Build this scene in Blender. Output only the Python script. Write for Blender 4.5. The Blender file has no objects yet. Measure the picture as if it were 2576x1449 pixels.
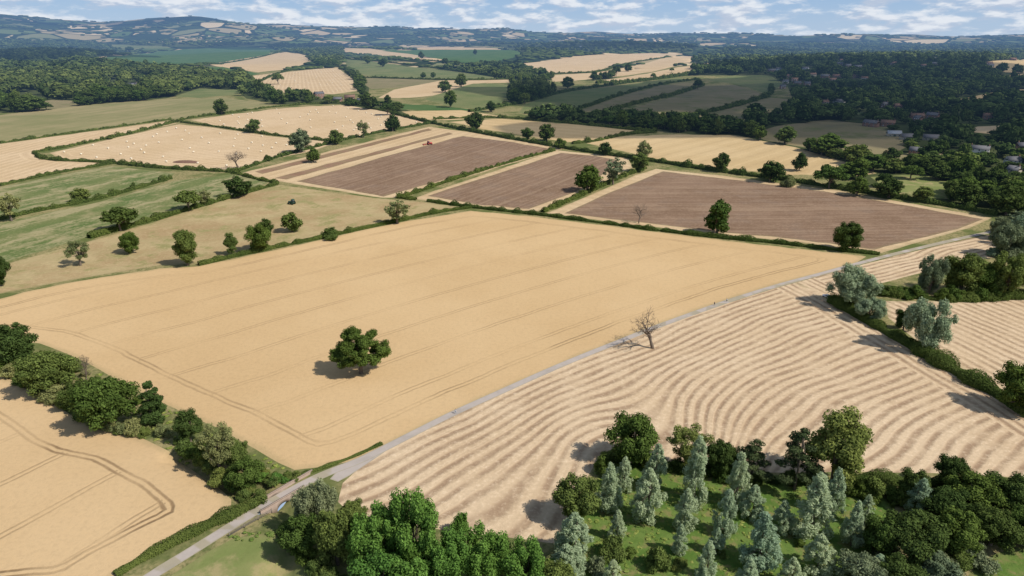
import bpy, math, random, time
import numpy as np
from mathutils import Vector, geometry, Matrix
T0=time.time()
rng=np.random.default_rng(7); random.seed(7)
SC=bpy.context.scene; COL=SC.collection
R=math.radians
SC.view_settings.view_transform='Standard'; SC.view_settings.look='None'; SC.view_settings.exposure=0
# ------------------------------------------------------------------ camera model
F=1717.3; PIT=R(20.1); CZ=120.0
cp,sp=math.cos(PIT),math.sin(PIT)
cam=bpy.data.cameras.new('camera'); cam.lens=24; cam.sensor_width=36; cam.clip_start=1; cam.clip_end=80000
co=bpy.data.objects.new('camera',cam); COL.objects.link(co); co.location=(0,0,CZ); co.rotation_euler=(R(90)-PIT,0,0); SC.camera=co
SUN=np.array([0.90,-0.43,0.0]); SUN/=np.linalg.norm(SUN); SEL=R(47)
# ------------------------------------------------------------------ terrain
def ss(a,b,x):
    t=np.clip((x-a)/(b-a),0,1); return t*t*(3-2*t)
SKX=[-600,0,100,200,260,330,400,500,600,700,800,900,1000,1100,1200,1300,1400,1500,1700,1900,2200,2576,3200]
SKY=[40,37,41,49,57,53,51,49,53,59,64,68,69,72,75,78,81,84,85,87,88,89,90]
def H(x,y):
    x=np.asarray(x,float); y=np.asarray(y,float)
    r=np.hypot(x,y); a=np.arctan2(x,np.maximum(y,1e-3))
    z=20*ss(300,1200,r)
    z=z+ss(1400,4200,r)*20*(np.sin(x/430+1.3)*np.sin(y/560+.7)+0.5*np.sin(x/250+y/330))
    z=z+34*np.exp(-((x-1150)/700)**2-((y-2100)/750)**2)
    xp=1288+F*np.tan(np.clip(a,-1.2,1.2))/cp
    ys=np.interp(xp,SKX,SKY)
    top=120+12000*(96-ys)/F*np.cos(a)*cp*cp
    nz=1+0.10*np.sin(x/700+y/900)+0.07*np.sin(x/310-y/420)
    prof=ss(6500,12000,r)*(1-0.8*ss(12600,20000,r))
    z=z+(top-35)*prof*(1-(1-ss(11000,12000,r)*(1-ss(12000,13000,r)))*(1-1/nz)*1.0)
    z=z+60*ss(4200,6000,r)*(1-ss(6000,8000,r))*(0.5+0.5*np.sin(a*11+0.6))*ss(-.1,.1,np.sin(a*5+1))
    return z
def ray(px,py):
    px=np.atleast_1d(np.asarray(px,float)); py=np.atleast_1d(np.asarray(py,float))
    u=(px-1288)/F; v=-(py-724.5)/F
    dx=u; dy=cp+v*sp; dz=-sp+v*cp
    ts=np.geomspace(60,26000,520)
    X=dx[:,None]*ts; Y=dy[:,None]*ts; Z=CZ+dz[:,None]*ts
    below=(Z-H(X,Y))<0
    idx=np.where(below.any(1),below.argmax(1),len(ts)-1); idx=np.maximum(idx,1)
    lo=ts[idx-1]; hi=ts[idx]
    for _ in range(18):
        m=(lo+hi)/2; b=(CZ+dz*m-H(dx*m,dy*m))<0
        hi=np.where(b,m,hi); lo=np.where(b,lo,m)
    m=(lo+hi)/2
    return np.stack([dx*m,dy*m],1)
def at(px,py):
    p=ray(px,py)[0]; return float(p[0]),float(p[1]),float(H(p[0],p[1]))
def depth(p): return p[1]*cp-(p[2]-CZ)*sp
def resample(pts,step,closed=False):
    pts=[np.array(p,float) for p in pts]
    if closed: pts=pts+[pts[0]]
    out=[]
    for a,b in zip(pts[:-1],pts[1:]):
        n=max(1,int(np.linalg.norm(b-a)/step))
        for i in range(n): out.append(a+(b-a)*i/n)
    if not closed: out.append(pts[-1])
    return np.array(out)
def smooth_line(pts,n=6):
    P=[np.array(p,float) for p in pts]; P=[2*P[0]-P[1]]+P+[2*P[-1]-P[-2]]
    out=[]
    for i in range(1,len(P)-2):
        for k in range(n):
            t=k/n
            out.append(0.5*((2*P[i])+(-P[i-1]+P[i+1])*t+(2*P[i-1]-5*P[i]+4*P[i+1]-P[i+2])*t*t+(-P[i-1]+3*P[i]-3*P[i+1]+P[i+2])*t**3))
    out.append(P[-2]); return np.array(out)
def inpoly(p,poly):
    x,y=p[:,0],p[:,1]; res=np.zeros(len(p),bool)
    bb=(x>=poly[:,0].min())&(x<=poly[:,0].max())&(y>=poly[:,1].min())&(y<=poly[:,1].max())
    if not bb.any(): return res
    x=x[bb];y=y[bb]; c=np.zeros(len(x),bool)
    q=np.roll(poly,-1,0)
    for (x1,y1),(x2,y2) in zip(poly,q):
        if y1==y2: continue
        m=((y1>y)!=(y2>y))&(x<(x2-x1)*(y-y1)/(y2-y1)+x1); c^=m
    res[bb]=c; return res
def dist_line(p,line,closed=False):
    q=np.roll(line,-1,0) if closed else line[1:]
    a=line if closed else line[:-1]
    best=np.full(len(p),1e9)
    for s,e in zip(a,q):
        d=e-s; L=max(d@d,1e-9); t=np.clip(((p-s)@d)/L,0,1)
        best=np.minimum(best,np.hypot(*(p-(s+t[:,None]*d)).T))
    return best
# ------------------------------------------------------------------ node helpers
class NT:
    def __init__(s,tree): s.t=tree; s.n=tree.nodes; s.l=tree.links
    def node(s,typ,**kw):
        n=s.n.new(typ)
        for k,v in kw.items(): setattr(n,k,v)
        return n
    def put(s,sock,v):
        if isinstance(v,bpy.types.NodeSocket): s.l.new(v,sock)
        elif isinstance(v,(tuple,list)) and len(v)==3 and sock.type=='RGBA': sock.default_value=(*v,1)
        else: sock.default_value=v
    def m(s,op,a,b=None,c=None,clamp=False):
        n=s.node('ShaderNodeMath',operation=op,use_clamp=clamp); s.put(n.inputs[0],a)
        if b is not None: s.put(n.inputs[1],b)
        if c is not None: s.put(n.inputs[2],c)
        return n.outputs[0]
    def mix(s,f,a,b,bt='MIX'):
        n=s.node('ShaderNodeMix',data_type='RGBA',blend_type=bt); s.put(n.inputs[0],f); s.put(n.inputs[6],a); s.put(n.inputs[7],b); return n.outputs[2]
    def noise(s,vec,scale,detail=4,rough=.55):
        n=s.node('ShaderNodeTexNoise'); n.inputs['Scale'].default_value=scale; n.inputs['Detail'].default_value=detail; n.inputs['Roughness'].default_value=rough
        s.l.new(vec,n.inputs['Vector']); return n.outputs[0]
    def ss(s,x,a,b,o0=0.,o1=1.):
        n=s.node('ShaderNodeMapRange',interpolation_type='SMOOTHSTEP'); s.put(n.inputs[0],x); n.inputs[1].default_value=a; n.inputs[2].default_value=b; n.inputs[3].default_value=o0; n.inputs[4].default_value=o1; return n.outputs[0]
hz=bpy.data.node_groups.new('painted haze','ShaderNodeTree')
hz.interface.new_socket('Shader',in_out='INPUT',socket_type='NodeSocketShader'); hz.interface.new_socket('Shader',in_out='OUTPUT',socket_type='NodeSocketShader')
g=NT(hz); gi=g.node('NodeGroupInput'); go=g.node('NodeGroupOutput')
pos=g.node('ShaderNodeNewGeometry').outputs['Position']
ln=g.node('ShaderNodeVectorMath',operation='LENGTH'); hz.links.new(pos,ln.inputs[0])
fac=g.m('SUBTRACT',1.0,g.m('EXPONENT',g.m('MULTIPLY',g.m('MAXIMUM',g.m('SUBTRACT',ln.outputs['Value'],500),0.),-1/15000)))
em=g.node('ShaderNodeEmission'); em.inputs[0].default_value=(0.17,0.31,0.56,1); em.inputs[1].default_value=1  # haze painted into surfaces as a blue glow, growing with distance from origin
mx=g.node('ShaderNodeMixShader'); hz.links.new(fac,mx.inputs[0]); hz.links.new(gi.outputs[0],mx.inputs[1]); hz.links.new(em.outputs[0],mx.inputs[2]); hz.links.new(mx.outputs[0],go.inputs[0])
def newmat(name):
    m=bpy.data.materials.new(name); m.use_nodes=True; m.node_tree.nodes.clear()
    try: m.cycles.emission_sampling='NONE'
    except Exception as e: print('es',e)
    return m,NT(m.node_tree)
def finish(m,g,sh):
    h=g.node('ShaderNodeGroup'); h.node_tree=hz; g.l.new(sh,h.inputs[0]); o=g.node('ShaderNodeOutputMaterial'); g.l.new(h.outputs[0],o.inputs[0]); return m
def bumpn(g,bump,bd,bs):
    n=g.node('ShaderNodeBump'); n.inputs['Strength'].default_value=bs; n.inputs['Distance'].default_value=bd; g.l.new(bump,n.inputs['Height']); return n.outputs[0]
def diff(g,col,bump=None,bd=.3,bs=.5):
    b=g.node('ShaderNodeBsdfDiffuse'); g.put(b.inputs[0],col)
    if bump is not None: g.l.new(bumpn(g,bump,bd,bs),b.inputs['Normal'])
    return b.outputs[0]
def bsdf(g,col,rough=.9,spec=.2,bump=None,metal=0,bd=.3,bs=.5):
    b=g.node('ShaderNodeBsdfPrincipled'); g.put(b.inputs['Base Color'],col); b.inputs['Roughness'].default_value=rough; b.inputs['Specular IOR Level'].default_value=spec; b.inputs['Metallic'].default_value=metal
    if bump is not None: g.l.new(bumpn(g,bump,bd,bs),b.inputs['Normal'])
    return b.outputs[0]
def simple(name,col,rough=.8,spec=.3,var=.25,scale=1.5,metal=0):
    m,g=newmat(name); tc=g.node('ShaderNodeTexCoord').outputs['Object']
    n=g.noise(tc,scale,3); c=g.mix(n,tuple(x*(1-var) for x in col),tuple(min(1,x*(1+var)) for x in col))
    return finish(m,g,bsdf(g,c,rough,spec,metal=metal))
def field_mat(name,a,b,patch=60,row=None,tram=None,head=0,fleck=None,fl=.5,bump=.25,c3=None,streak=None,big=0):
    m,g=newmat(name); pos=g.node('ShaderNodeNewGeometry').outputs['Position']
    uv=g.node('ShaderNodeUVMap',uv_map='rows').outputs[0]
    sx=g.node('ShaderNodeSeparateXYZ'); g.l.new(uv,sx.inputs[0]); u,v=sx.outputs[0],sx.outputs[1]
    n1=g.noise(pos,1/patch,4,.62); n2=g.noise(pos,.6,5,.75); n3=g.noise(pos,1/17,3,.6)
    col=g.mix(g.ss(n1,.34,.66),a,b)
    if c3: col=g.mix(g.ss(g.noise(pos,1/(patch*.6)+.0031,5,.65),.50,.66),col,c3)
    wob=g.m('MULTIPLY',g.m('SUBTRACT',n3,.5),2.0)
    if big: u=g.m('ADD',u,g.m('MULTIPLY',g.m('SUBTRACT',g.noise(pos,1/70,1,.5),.5),big))
    if streak:
        sc_,wd,amt=streak; cx=g.node('ShaderNodeCombineXYZ'); g.l.new(g.m('ADD',u,g.m('MULTIPLY',wob,wd*.25)),cx.inputs[0]); g.l.new(g.m('MULTIPLY',n1,wd*2.5),cx.inputs[1])
        sn=g.noise(cx.outputs[0],1/wd,4,.7); col=g.mix(g.m('MULTIPLY',g.ss(g.m('MULTIPLY_ADD',g.m('SUBTRACT',n2,.5),.3,sn),.44,.60),amt),col,sc_)
    hgt=n2
    if row:
        rc,per,duty,stg,wb=row
        uu=g.m('ADD',u,g.m('MULTIPLY',wob,wb))
        if head:
            isin=g.m('GREATER_THAN',g.m('MULTIPLY_ADD',wob,2.,v),head)
            uu=g.m('ADD',g.m('MULTIPLY',uu,isin),g.m('MULTIPLY',g.m('ADD',v,g.m('MULTIPLY',wob,wb)),g.m('SUBTRACT',1.,isin)))
        # alternate rows differ in width and depth
        alt=g.m('MULTIPLY_ADD',g.m('PINGPONG',uu,per*1.5),.30/per,.72)
        pp=g.m('PINGPONG',g.m('MULTIPLY_ADD',g.m('SUBTRACT',n2,.5),per*.26,uu),per/2)
        pp=g.m('MULTIPLY',pp,alt)
        st=g.ss(pp,per/2*duty*.25,per/2*min(1.,duty*1.6),1.,0.)
        nst=g.noise(pos,.07,4,.7)
        st=g.m('MULTIPLY',st,g.ss(nst,.32,.6,.3,1.))
        col=g.mix(g.m('MULTIPLY',st,stg),col,rc)
        p2=g.m('PINGPONG',g.m('ADD',uu,per*.5),per/2)
        col=g.mix(g.m('MULTIPLY',g.ss(p2,0,per*.16,1.,0.),g.ss(n2,.35,.6,.1,.5)),col,tuple(min(.8,q*1.13) for q in a))
        hgt=g.m('SUBTRACT',n2,g.m('MULTIPLY',st,.8))
    if tram:
        tc,S,hd,k1,k2=tram
        w2=g.m('MULTIPLY',wob,1.0)
        d1=g.m('PINGPONG',g.m('ADD',u,w2),S/2)
        l1=g.ss(g.m('ABSOLUTE',g.m('SUBTRACT',d1,.95)),.15,.6,1.,0.)
        l1=g.m('MULTIPLY',l1,g.m('GREATER_THAN',v,hd))
        d2=g.m('ABSOLUTE',g.m('SUBTRACT',g.m('ADD',v,w2),hd))
        l2=g.ss(g.m('ABSOLUTE',g.m('SUBTRACT',d2,1.0)),.15,.7,1.,0.)
        l=g.m('MULTIPLY',g.m('MAXIMUM',g.m('MULTIPLY',l1,k1),g.m('MULTIPLY',l2,k2)),g.ss(g.noise(pos,.022,2),.38,.58,.3,1.))
        col=g.mix(l,col,tc); hgt=g.m('SUBTRACT',n2,g.m('MULTIPLY',l,1.2))
    if fleck: col=g.mix(g.m('MULTIPLY',g.ss(n2,.5,.72),fl),col,fleck)
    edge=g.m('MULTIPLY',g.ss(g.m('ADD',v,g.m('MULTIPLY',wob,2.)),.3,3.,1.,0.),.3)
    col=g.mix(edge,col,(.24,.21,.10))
    col=g.mix(1.0,col,g.mix(n2,(.72,.72,.72),(1.22,1.22,1.22)),'MULTIPLY')
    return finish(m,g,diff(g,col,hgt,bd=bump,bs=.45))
FM={}
FM['wheat']=field_mat('ripe wheat',(.56,.392,.212),(.515,.352,.183),95,tram=((.27,.18,.095),24,13,.42,.62),fleck=(.45,.305,.155),fl=.4,bump=.35)
FM['wheatlow']=field_mat('ripe wheat lower field',(.56,.395,.218),(.515,.355,.188),95,tram=((.23,.15,.08),24,14,.55,1.),fleck=(.45,.305,.155),fl=.4,bump=.35)
FM['swath']=field_mat('straw swaths',(.575,.435,.285),(.53,.39,.245),50,row=((.30,.20,.125),4.1,.40,.9,.9),head=15,fleck=(.66,.53,.375),fl=.5,bump=.45,c3=(.50,.365,.23),big=16)
FM['swathfar']=field_mat('straw swaths beyond the hedge',(.575,.435,.285),(.53,.39,.245),50,row=((.31,.21,.13),4.8,.40,.8,.8),fleck=(.66,.53,.375),fl=.5,bump=.45,big=8)
FM['bale']=field_mat('pale stubble',(.57,.425,.265),(.51,.37,.215),70,row=((.40,.275,.16),9,.5,.45,.8),head=14,fleck=(.62,.48,.32),fl=.4)
FM['stub']=field_mat('plain stubble',(.55,.41,.25),(.49,.35,.20),80,row=((.41,.29,.17),12,.4,.35,.8),fleck=(.59,.45,.29),fl=.3)
FM['tan']=field_mat('far ripe corn',(.53,.39,.215),(.475,.34,.175),120,row=((.40,.285,.15),22,.2,.4,.5))
FM['plough']=field_mat('ploughed soil',(.175,.110,.072),(.235,.155,.105),45,streak=((.32,.225,.15),3.4,.55),fleck=(.29,.205,.14),fl=.45,bump=.4,c3=(.205,.14,.10),big=6)
FM['brownstripe']=field_mat('worked soil strip',(.23,.14,.09),(.28,.18,.12),30)
FM['green']=field_mat('pasture green',(.125,.155,.06),(.18,.185,.08),60,fleck=(.22,.21,.10),fl=.4)
FM['crop']=field_mat('green crop strips',(.095,.14,.045),(.15,.17,.065),50,streak=((.34,.29,.16),17,.85),c3=(.27,.24,.12),fleck=(.25,.22,.11),fl=.4)
FM['vivid']=field_mat('lush green',(.065,.12,.038),(.09,.14,.05),70)
FM['orch']=field_mat('orchard grass',(.085,.15,.03),(.14,.20,.05),7,c3=(.21,.19,.075),fleck=(.05,.09,.022),fl=.7,bump=.8)
FM['olive']=field_mat('dry pasture',(.21,.18,.095),(.26,.21,.12),60,c3=(.17,.17,.075),fleck=(.14,.13,.06),fl=.5)
FM['rough']=field_mat('rough dry grass',(.42,.325,.175),(.34,.24,.125),30,c3=(.26,.235,.10),fleck=(.47,.37,.21),fl=.5,bump=.4,streak=((.30,.25,.12),22,.5))
FM['greentan']=field_mat('thin green crop',(.22,.205,.095),(.31,.255,.135),110,streak=((.17,.18,.075),18,.5))
FM['paddock']=field_mat('mown paddock',(.17,.20,.065),(.23,.235,.09),18,c3=(.32,.27,.13),fleck=(.13,.17,.05),fl=.4)
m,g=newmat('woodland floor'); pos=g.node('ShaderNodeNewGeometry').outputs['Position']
FM['floor']=finish(m,g,diff(g,g.mix(g.noise(pos,.02,3),(.03,.045,.018),(.10,.11,.045))))  # floor colour darkened to stand in for shade under the crowns
m,g=newmat('worn concrete track'); pos=g.node('ShaderNodeNewGeometry').outputs['Position']
n=g.noise(pos,.35,6,.7); uv=g.node('ShaderNodeUVMap',uv_map='rows').outputs[0]; sx=g.node('ShaderNodeSeparateXYZ'); g.l.new(uv,sx.inputs[0])
c=g.mix(n,(.33,.285,.25),(.46,.40,.355)); c=g.mix(g.ss(sx.outputs[1],0,.5,.65,0.),c,(.30,.26,.16)); c=g.mix(g.m('MULTIPLY',g.ss(g.noise(pos,.12,4),.5,.7),.35),c,(.26,.23,.20))
FM['road']=finish(m,g,diff(g,c,n,bd=.05))
m,g=newmat('countryside ground'); pos=g.node('ShaderNodeNewGeometry').outputs['Position']
n1=g.noise(pos,.03,5,.65); n2=g.noise(pos,.6,5,.7)
near=g.mix(g.ss(n1,.40,.56),(.115,.135,.045),(.30,.245,.12)); near=g.mix(g.ss(n2,.4,.7),near,(.10,.115,.04))
xy=g.node('ShaderNodeVectorMath',operation='MULTIPLY'); g.l.new(pos,xy.inputs[0]); xy.inputs[1].default_value=(1/300,1/430,0)
vo=g.node('ShaderNodeTexVoronoi',feature='F1'); g.l.new(xy.outputs[0],vo.inputs['Vector']); vo.inputs['Scale'].default_value=1
ve=g.node('ShaderNodeTexVoronoi',feature='DISTANCE_TO_EDGE'); g.l.new(xy.outputs[0],ve.inputs['Vector']); ve.inputs['Scale'].default_value=1
sc=g.node('ShaderNodeSeparateColor'); g.l.new(vo.outputs['Color'],sc.inputs[0])
cr=g.node('ShaderNodeValToRGB'); cr.color_ramp.interpolation='CONSTANT'; g.l.new(sc.outputs[0],cr.inputs[0])
els=cr.color_ramp.elements; els[0].position=0; els[0].color=(.035,.055,.022,1); els[1].position=.24; els[1].color=(.13,.16,.065,1)
for p_,c_ in ((.40,(.47,.35,.20)),(.53,(.19,.19,.09)),(.65,(.60,.46,.28)),(.79,(.09,.13,.045)),(.88,(.34,.27,.15))):
    e=els.new(p_); e.color=(*c_,1)
far=g.mix(g.ss(ve.outputs[0],.04,.07,1.,0.),cr.outputs[0],(.022,.035,.015))
far=g.mix(g.ss(g.noise(pos,.0011,5,.6),.54,.57),far,(.026,.042,.02))
ln=g.node('ShaderNodeVectorMath',operation='LENGTH'); g.l.new(pos,ln.inputs[0])
c=g.mix(g.ss(ln.outputs['Value'],2300,3000),near,far)
GROUND=finish(m,g,diff(g,c,n2,bd=.3))
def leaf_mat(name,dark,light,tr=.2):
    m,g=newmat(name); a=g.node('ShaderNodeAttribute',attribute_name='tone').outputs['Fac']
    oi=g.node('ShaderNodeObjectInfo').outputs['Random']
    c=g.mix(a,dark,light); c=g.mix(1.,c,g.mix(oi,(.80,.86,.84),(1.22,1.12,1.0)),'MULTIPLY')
    d=g.node('ShaderNodeBsdfDiffuse'); g.l.new(c,d.inputs[0])
    if tr<=0: return finish(m,g,d.outputs[0])
    t=g.node('ShaderNodeBsdfTranslucent'); g.l.new(c,t.inputs[0])
    x=g.node('ShaderNodeMixShader'); x.inputs[0].default_value=tr; g.l.new(d.outputs[0],x.inputs[1]); g.l.new(t.outputs[0],x.inputs[2])
    return finish(m,g,x.outputs[0])
LM=dict(
 oak=leaf_mat('oak leaves',(.045,.075,.018),(.125,.185,.045)),
 dark=leaf_mat('dark leaves',(.034,.056,.017),(.095,.14,.04)),
 mid=leaf_mat('mid green leaves',(.065,.095,.027),(.165,.215,.06)),
 light=leaf_mat('pale green leaves',(.13,.15,.06),(.28,.30,.13)),
 bright=leaf_mat('bright green leaves',(.07,.145,.028),(.17,.31,.07),.28),
 yellow=leaf_mat('yellow green leaves',(.11,.14,.035),(.28,.31,.09),.28),
 silver=leaf_mat('silver leaves',(.15,.205,.12),(.35,.43,.28),.28),
 poplar=leaf_mat('white poplar leaves',(.26,.34,.20),(.48,.58,.39),.4),
 grey=leaf_mat('grey green leaves',(.10,.13,.07),(.24,.28,.16)),
 pine=leaf_mat('pine needles',(.04,.06,.028),(.11,.14,.06)),
 hedge=leaf_mat('hedge leaves',(.05,.08,.022),(.14,.18,.05)),
 tuft=leaf_mat('tall grass',(.12,.18,.04),(.26,.29,.09),0),
 wood=leaf_mat('woodland leaves',(.026,.045,.016),(.13,.165,.052),0))
BARK=simple('bark',(.15,.12,.09),.95,.1,.4,2); DEAD=simple('bleached dead wood',(.165,.13,.10),.9,.1,.35,2)
# ------------------------------------------------------------------ mesh builder
def mk_mesh(name,V,Fs,mat,tone=None,smooth=False):
    me=bpy.data.meshes.new(name); V=np.asarray(V,np.float32).reshape(-1,3)
    me.vertices.add(len(V)); me.vertices.foreach_set('co',V.ravel())
    Fs=[np.asarray(f,np.int32) for f in Fs if len(f)]
    nl=sum(f.size for f in Fs); npoly=sum(len(f) for f in Fs)
    me.loops.add(nl); me.loops.foreach_set('vertex_index',np.concatenate([f.ravel() for f in Fs]))
    tot=np.concatenate([np.full(len(f),f.shape[1],np.int32) for f in Fs]); st=np.concatenate([[0],np.cumsum(tot)[:-1]]).astype(np.int32)
    me.polygons.add(npoly); me.polygons.foreach_set('loop_start',st); me.polygons.foreach_set('loop_total',tot)
    if smooth: me.polygons.foreach_set('use_smooth',np.ones(npoly,bool))
    if tone is not None:
        at_=me.attributes.new('tone','FLOAT','POINT'); at_.data.foreach_set('value',np.asarray(tone,np.float32))
    me.update(calc_edges=True); me.validate()
    if mat: me.materials.append(mat)
    return me
class MB:
    def __init__(s): s.V=[]; s.F={3:[],4:[]}; s.n=0
    def add(s,V,Fc):
        V=np.asarray(V,float)
        for f in Fc: s.F.setdefault(len(f),[]).append([i+s.n for i in f])
        s.V.append(V); s.n+=len(V); return s
    def box(s,c,d,top=(1,1),rz=0,shift=(0,0)):
        x,y,z=[q/2 for q in d]; V=[]
        for sz,(tx,ty),(hx,hy) in ((-1,(1,1),(0,0)),(1,top,shift)):
            for a,b in ((-1,-1),(1,-1),(1,1),(-1,1)): V.append((a*x*tx+hx,b*y*ty+hy,sz*z))
        V=np.array(V); cz,sz_=math.cos(rz),math.sin(rz)
        V=np.stack([V[:,0]*cz-V[:,1]*sz_,V[:,0]*sz_+V[:,1]*cz,V[:,2]],1)+np.array(c)
        return s.add(V,[(3,2,1,0),(4,5,6,7),(0,1,5,4),(1,2,6,5),(2,3,7,6),(3,0,4,7)])
    def tube(s,pts,rads,k=6,cap=True):
        pts=[np.array(p,float) for p in pts]; V=[]
        for i,p in enumerate(pts):
            d=pts[min(i+1,len(pts)-1)]-pts[max(i-1,0)]; d/=max(np.linalg.norm(d),1e-9)
            a=np.cross(d,[0.3,1,0.1] if abs(d[1])<.9 else [1,0,0]); a/=np.linalg.norm(a); b=np.cross(d,a)
            for j in range(k):
                t=2*math.pi*j/k; V.append(p+rads[i]*(a*math.cos(t)+b*math.sin(t)))
        Fc=[(i*k+j,i*k+(j+1)%k,(i+1)*k+(j+1)%k,(i+1)*k+j) for i in range(len(pts)-1) for j in range(k)]
        if cap: Fc+= [tuple(range(k))[::-1],tuple((len(pts)-1)*k+j for j in range(k))]
        return s.add(V,Fc)
    def wheel(s,c,r,w,k=20):
        x,y,z=c; prof=[(-w/2,r*.55),(-w/2,r*.9),(-w*.35,r),(w*.35,r),(w/2,r*.9),(w/2,r*.55)]
        V=[(x+px_,y+pr*math.cos(2*math.pi*j/k),z+pr*math.sin(2*math.pi*j/k)) for px_,pr in prof for j in range(k)]
        Fc=[(i*k+j,i*k+(j+1)%k,(i+1)*k+(j+1)%k,(i+1)*k+j) for i in range(5) for j in range(k)]
        return s.add(V,Fc)
    def mesh(s,name,mat,smooth=False): return mk_mesh(name,np.concatenate(s.V),[np.array(f) for k,f in s.F.items() if f],mat,smooth=smooth)
    def build(s,name,mat,parent=None,smooth=False):
        o=bpy.data.objects.new(name,s.mesh(name,mat,smooth)); COL.objects.link(o); o.parent=parent; return o
def tag(o,label,cat,group=None,kind=None):
    o['label']=label; o['category']=cat
    if group: o['group']=group
    if kind: o['kind']=kind
    return o
def empty(name,loc,label=None,cat=None,rz=0,group=None):
    o=bpy.data.objects.new(name,None); COL.objects.link(o); o.location=loc; o.rotation_euler=(0,0,rz); o.empty_display_size=.5
    if label: tag(o,label,cat,group)
    return o
# ------------------------------------------------------------------ road and fields
ROADPX=[(250,1535),(380,1449),(480,1387),(600,1312),(700,1252),(770,1214),(830,1187),(900,1160),(960,1131),(1060,1080),(1140,1040),(1250,990),(1350,945),(1450,902),(1550,862),(1620,834),(1700,804),(1830,758),(1950,720),(2060,690),(2180,657),(2270,634),(2380,608),(2480,586),(2620,560)]
rp=smooth_line(ROADPX,6); ROAD=ray(rp[:,0],rp[:,1])
d=np.gradient(ROAD,axis=0); d/=np.linalg.norm(d,axis=1)[:,None]; NRM=np.stack([-d[:,1],d[:,0]],1)
rs=np.hypot(ROAD[:,0],ROAD[:,1]); RW=np.interp(rs,[120,200,600],[1.8,1.6,1.9])
ROADPOLY=np.concatenate([ROAD+NRM*RW[:,None],(ROAD-NRM*RW[:,None])[::-1]])
HEDR=ray(*np.array([(1960,690),(2095,758),(2200,820),(2300,876),(2400,936),(2500,990),(2640,1075)]).T)
ORCL=ray(*np.array([(1395,1368),(1430,1300),(1465,1215),(1500,1140),(1560,1112)]).T)
WOODS=[
('upper left wood',[(-260,330),(-200,300),(0,284),(80,284),(200,272),(300,262),(420,247),(500,226),(600,232),(640,212),(620,196),(560,196),(470,190),(420,176),(330,166),(215,156),(100,150),(-50,150),(-350,170)],1.1,110,1.35),
('far left wood',[(-350,165),(-50,148),(100,148),(215,150),(300,135),(300,118),(200,104),(0,100),(-300,102)],.9,0,1.2),
('far rise wood at left',[(300,118),(460,118),(640,114),(640,106),(400,106),(300,108)],.8,0,1),
('dark wood on the centre left hill',[(650,128),(700,112),(860,112),(862,150),(850,168),(800,168),(775,140),(720,128)],1.6,24,1.1),
('dark copse in the central valley',[(1282,258),(1288,232),(1330,215),(1385,222),(1395,240),(1330,258)],1.6,20,1.1),
('valley trees at upper centre',[(1100,175),(1220,190),(1290,215),(1400,200),(1340,175),(1290,158),(1180,165)],.6,14,1),
('far centre woods',[(860,116),(1000,113),(1260,118),(1310,130),(1640,130),(1740,135),(1760,112),(1700,106),(1300,108),(1000,108)],.4,0,1),
('village hill wood',[(1745,190),(1755,150),(1850,122),(2000,112),(2600,112),(2700,300),(2700,560),(2520,545),(2400,515),(2330,500),(2200,470),(2100,440),(2140,415),(2060,395),(1900,370),(1780,340),(1900,300),(2000,262),(1980,215),(1880,190)],1.3,95,1.15),
('valley line of trees',[(1320,292),(1400,292),(1560,300),(1700,312),(1850,325),(1930,350),(2060,375),(2150,395),(2140,410),(2020,392),(1900,362),(1800,345),(1650,328),(1480,312),(1330,304)],1.7,50,1),
('farm trees',[(600,232),(660,222),(700,240),(770,242),(860,258),(960,262),(1040,280),(1000,296),(930,282),(860,262),(700,262),(620,248)],.7,20,1),
('hill crest trees',[(860,180),(890,190),(930,215),(925,245),(905,240),(895,205)],1.1,8,1),
('crest row trees',[(1480,196),(1560,180),(1590,168),(1600,176),(1540,198),(1490,204)],1.2,10,1),
]
FIELDS=[]
def fld(name,label,pts,mat,row=None):
    p=resample(pts,26,True); p=p+rng.normal(0,.5,p.shape)*(1 if mat!='road' else 0)
    FIELDS.append(dict(name=name,label=label,poly=ray(p[:,0],p[:,1]),mat=mat,row=row,px=pts))
for w in WOODS: fld('woodland_floor','ground coloured dark as shade beneath the '+w[0],w[1],'floor')
A='road'
fld('pasture_field','green pasture on the far rise left of the dark wood',[(215,150),(460,124),(600,118),(680,120),(700,130),(640,146),(540,160),(400,166),(300,160)],'vivid',(300,150,640,130))
fld('stubble_field','pale stubble field just beyond the green pasture at upper left',[(520,162),(600,150),(720,130),(780,140),(785,155),(720,176),(650,182),(560,170)],'stub',(540,165,740,135))
fld('crop_field','bright green crop wedge below the far pale stubble',[(425,176),(500,168),(560,168),(655,186),(600,196),(500,192)],'vivid')
fld('bale_field','rounded hill stubble dotted with bales above the brick farmhouse',[(625,192),(720,181),(850,170),(890,200),(902,228),(840,238),(740,236),(680,228),(640,210)],'bale',(700,235,720,181))
fld('pasture_field','light green pasture in the centre above the farm buildings',[(860,148),(905,150),(1050,170),(1200,188),(1262,197),(1150,200),(1000,196),(930,192),(885,180)],'green')
fld('stubble_field','narrow pale stubble strip at upper centre beside the wood',[(855,119),(930,122),(1060,138),(1150,152),(1090,156),(940,140),(870,132)],'stub',(870,122,1060,140))
fld('stubble_field','thin pale strip field just below the far centre hedge',[(1010,118),(1110,117),(1260,122),(1260,126),(1100,125),(1010,124)],'stub')
fld('crop_field','green field at upper centre with one tree on it',[(960,127),(1110,125),(1270,125),(1320,135),(1270,152),(1200,163),(1120,152),(1060,140)],'vivid')
fld('stubble_field','bare pale field with scrub left of the green valley field',[(925,193),(1020,197),(1110,203),(1060,215),(980,222),(935,225),(915,212)],'olive')
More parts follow.
